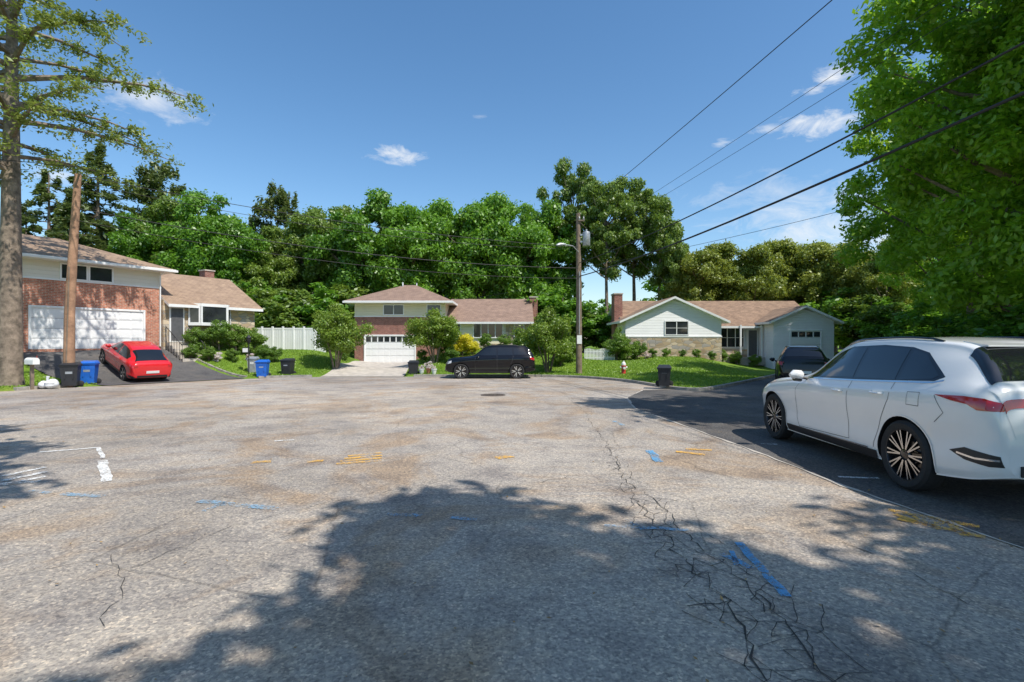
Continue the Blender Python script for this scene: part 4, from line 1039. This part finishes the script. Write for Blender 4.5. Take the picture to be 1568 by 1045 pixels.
# ---------------------------------------------------------------- bins etc.
def bin_(name,x,y,mat,rz,h=1.0,w=.58,d=.62,z=None):
    z=bz(x,y)+.02 if z is None else z
    mb=MB(); a=w/2;b=d/2;k=.8
    vs=[(-a*k,-b*k,.06),(a*k,-b*k,.06),(a*k,b*k,.06),(-a*k,b*k,.06),(-a,-b,h-.1),(a,-b,h-.1),(a,b,h-.1),(-a,b,h-.1)]
    mb.add(vs,[(0,3,2,1),(0,1,5,4),(1,2,6,5),(2,3,7,6),(3,0,4,7),(4,5,6,7)],0)
    mb.box(-a-.025,a+.025,-b-.025,b+.025,h-.14,h-.09,0)
    mb.add([(-a-.03,-b-.05,h-.085),(a+.03,-b-.05,h-.085),(a+.03,b+.03,h-.085),(-a-.03,b+.03,h-.085),(-a+.04,-b+.06,h-.03),(a-.04,-b+.06,h-.03),(a-.04,b-.02,h+.02),(-a+.04,b-.02,h+.02)],
           [(0,3,2,1),(4,5,6,7),(0,1,5,4),(1,2,6,5),(2,3,7,6),(3,0,4,7)],0)
    mb.tube([(-a+.05,b+.09,h-.1),(a-.05,b+.09,h-.1)],.018,0,8)
    for s in (-1,1):
        mb.box(s*(a-.07)-.02,s*(a-.07)+.02,b,b+.09,h-.16,h-.09,0)
        mb.lathe([(0,-.03),(.1,-.03),(.12,-.015),(.12,.015),(.1,.03),(0,.03)],(s*(a-.02),b*.75,.12),'y',1,18)
        mb.box(s*a*.45-.015,s*a*.45+.015,-b*.92-.02,-b*.92,.35,h-.16,0)
    mb.box(-.12,.12,-b*.9-.012,-b*.9,.55,.72,2)
    mb.build(name,[mat,M['tyre'],M['galv'] if mat is not M['galv'] else M['white']],None,(x,y,z),rz)
x,y=G(95,594); bin_('trash_bin',x+.05,y+.35,M['bin_k'],.5,1.0)
x,y=G(127,591); bin_('recycling_bin',x,y+.3,M['bin_b'],.45,1.0)
x,y=G(398,579); bin_('recycling_bin',x,y+.3,M['bin_b'],.2,.95)
x,y=G(384,578); bin_('trash_bin',x-.15,y+.55,M['galv'],.2,.92,.5,.5)
x,y=G(437,577); bin_('trash_bin',x,y+.3,M['bin_k'],0,.95)
x,y=G(628,577); bin_('trash_bin',x,y+1.0,M['bin_k'],.1,.85)
x,y=G(1030,598); bin_('trash_bin',x-.05,y+.9,M['bin_k'],-.3,.85,.5,.55,bz(x,y+.9)+.08)
mb=MB(); x,y=G(65,596)
random.seed(4)
for i in range(4):
    cx,cy,r=x+random.uniform(-.2,.2),y+.25+random.uniform(-.1,.1),random.uniform(.14,.22)
    pr=[(r*math.sin(math.pi*k/8)*random.uniform(.85,1.1),r*.9*(1-math.cos(math.pi*k/8))) for k in range(9)]
    mb.lathe(pr,(cx,cy,bz(cx,cy)+.02),'z',0,12)
mb.tube([(x,y+.2,bz(x,y)+.3),(x+.03,y+.2,bz(x,y)+.5)],[.03,.06],0,6)
mb.build('plastic_bag',[M['bag']])
x,y=-18.75,20.0; z=gz(x,y); mb=MB()
mb.box(-.05,.05,-.05,.05,-.3,1.05,0); mb.box(-.11,.11,-.28,.28,1.05,1.2,1)
vs=[];k=9
for yy in (-.28,.28):
    for j in range(k): t=math.pi*j/(k-1); vs.append((.11*math.cos(t),yy,1.2+.11*math.sin(t)))
mb.add(vs,[(j,j+1,k+j+1,k+j) for j in range(k-1)]+[tuple(range(k)),tuple(range(k,2*k))[::-1]],1)
mb.box(.111,.12,-.1,-.06,1.1,1.38,2)
mb.build('mailbox',[M['pole2'],M['white'],M['hyd_r']],None,(x,y,z),1.2)
x,y=G(955,580); y+=1.6; x=(955-784)/F*y; z=gz(x,y); mb=MB()
mb.lathe([(0,0),(.17,0),(.17,.05),(.115,.06),(.115,.42),(.15,.43),(.15,.47),(.12,.48)],(0,0,0),'z',0,20)
mb.lathe([(.125,.48),(.13,.5),(.11,.6),(.06,.67),(.035,.68),(.035,.74),(0,.745)],(0,0,0),'z',1,20)
mb.tube([(-.2,0,.36),(.2,0,.36)],.055,1,10); mb.tube([(0,-.21,.33),(0,0,.33)],.07,1,10)
mb.build('fire_hydrant',[M['hyd_r'],M['hyd_w']],None,(x,y,z))
x,y=-14.6,27.9+.5; z=gz(x,y); mb=MB()
mb.tube([(0,0,-.2),(0,0,1.7)],.03,0,8); mb.lathe([(0,1.7),(.06,1.7),(.1,1.74),(.12,1.98),(.15,2.0),(.05,2.12),(.02,2.16),(0,2.18)],(0,0,0),'z',0,8)
mb.lathe([(.085,1.75),(.105,1.96)],(0,0,0),'z',1,8); mb.tube([(-.02,0,1.45),(-.3,0,1.45)],.01,0,6); mb.box(-.34,-.06,-.01,.01,1.2,1.42,1)
mb.build('yard_lamp_post',[M['black'],M['white']],None,(x,y,z))
for i,(x,y) in enumerate([(-5.3,30.0),(-4.9,30.1),(-4.55,29.9)]):
    mb=MB(); z=gz(x,y); mb.lathe([(0,0),(.1,0),(.16,.28),(.18,.28),(.18,.32),(.14,.32),(.13,.26),(0,.26)],(0,0,0),'z',0,16)
    mb.build('flower_pot',[M['terracotta'] if i==1 else M['white']],None,(x,y,z))
    place(S4,'potted_flower',x,y,.3,z=z+.25)

# ---------------------------------------------------------------- light & sky
el=math.radians(56); az=math.radians(131)
w=bpy.data.worlds.new('World'); sc.world=w; w.use_nodes=True; nt=w.node_tree
bgn=nt.nodes['Background']
sky=nd(nt,'ShaderNodeTexSky',sky_type='NISHITA'); sky.sun_disc=False; sky.sun_elevation=el; sky.sun_rotation=az; sky.air_density=1.0; sky.dust_density=.7; sky.ozone_density=1.4
hs=nd(nt,'ShaderNodeHueSaturation',{'Hue':.497,'Saturation':1.22,'Value':1.5,'Fac':1.0,'Color':sky.outputs[0]})
tc=nd(nt,'ShaderNodeTexCoord').outputs['Generated']; sp=nd(nt,'ShaderNodeSeparateXYZ',{0:tc})
A=math_(nt,'ARCTAN2',sp.outputs[0],sp.outputs[1]); E=math_(nt,'ARCSINE',sp.outputs[2])
st_=nd(nt,'ShaderNodeMapping',{'Vector':tc,'Scale':(1,1,2.2)}).outputs[0]
nz=math_(nt,'SUBTRACT',noise(nt,st_,14,7,.66,.5),.5); nz=math_(nt,'MULTIPLY',nz,3.6)
tot=None
def azel(px,py):
    X=(px-784)/F;v=(HZ-py)/F; return math.atan(X),math.atan(v/math.sqrt(1+X*X))
for px,py,rx,ry,st in [(600,234,34,12,1),(570,241,26,6,.6),(235,150,75,26,.65),(1252,190,46,17,1),(1243,140,22,9,1),(1280,115,26,12,1),(1107,219,20,8,.9),(1170,199,26,5,.6),(735,178,20,4,.5),(1290,340,170,60,.6),(90,265,50,20,.6),(1180,300,120,30,.35)]:
    a,e=azel(px,py); k=math.cos(a)
    ra=rx/F*k*k*1.5; re=ry/F*k*1.5
    da=math_(nt,'DIVIDE',math_(nt,'SUBTRACT',A,a),ra); de=math_(nt,'DIVIDE',math_(nt,'SUBTRACT',E,e),re)
    r=math_(nt,'SQRT',math_(nt,'ADD',math_(nt,'MULTIPLY',da,da),math_(nt,'MULTIPLY',de,de)))
    f=math_(nt,'ADD',math_(nt,'SUBTRACT',.78,r),nz)
    f=math_(nt,'MULTIPLY',f,st,True)
    f=math_(nt,'MULTIPLY',f,math_(nt,'SUBTRACT',1.7,r,True))
    tot=f if tot is None else math_(nt,'MAXIMUM',tot,f)
tot=math_(nt,'MULTIPLY',tot,.92)
col=mixc(nt,tot,hs.outputs[0],(8.0,8.2,8.4))
nt.links.new(col,bgn.inputs['Color']); bgn.inputs['Strength'].default_value=.12
sd=bpy.data.lights.new('sun','SUN'); sd.energy=5.0; sd.angle=math.radians(.53); sd.color=(1,.95,.865)
so=bpy.data.objects.new('sun',sd); sc.collection.objects.link(so)
dv=Vector((math.sin(az)*math.cos(el),math.cos(az)*math.cos(el),math.sin(el))); so.rotation_euler=dv.to_track_quat('Z','Y').to_euler()
cd=bpy.data.cameras.new('camera'); cd.lens=18; cd.sensor_width=36; cd.clip_end=4000; cd.clip_start=.05
co=bpy.data.objects.new('camera',cd); sc.collection.objects.link(co); co.location=(0,0,1.7); co.rotation_euler=(math.radians(90),0,0)
sc.camera=co
sc.view_settings.view_transform='Standard'; sc.view_settings.look='None'; sc.view_settings.exposure=0; sc.view_settings.gamma=1
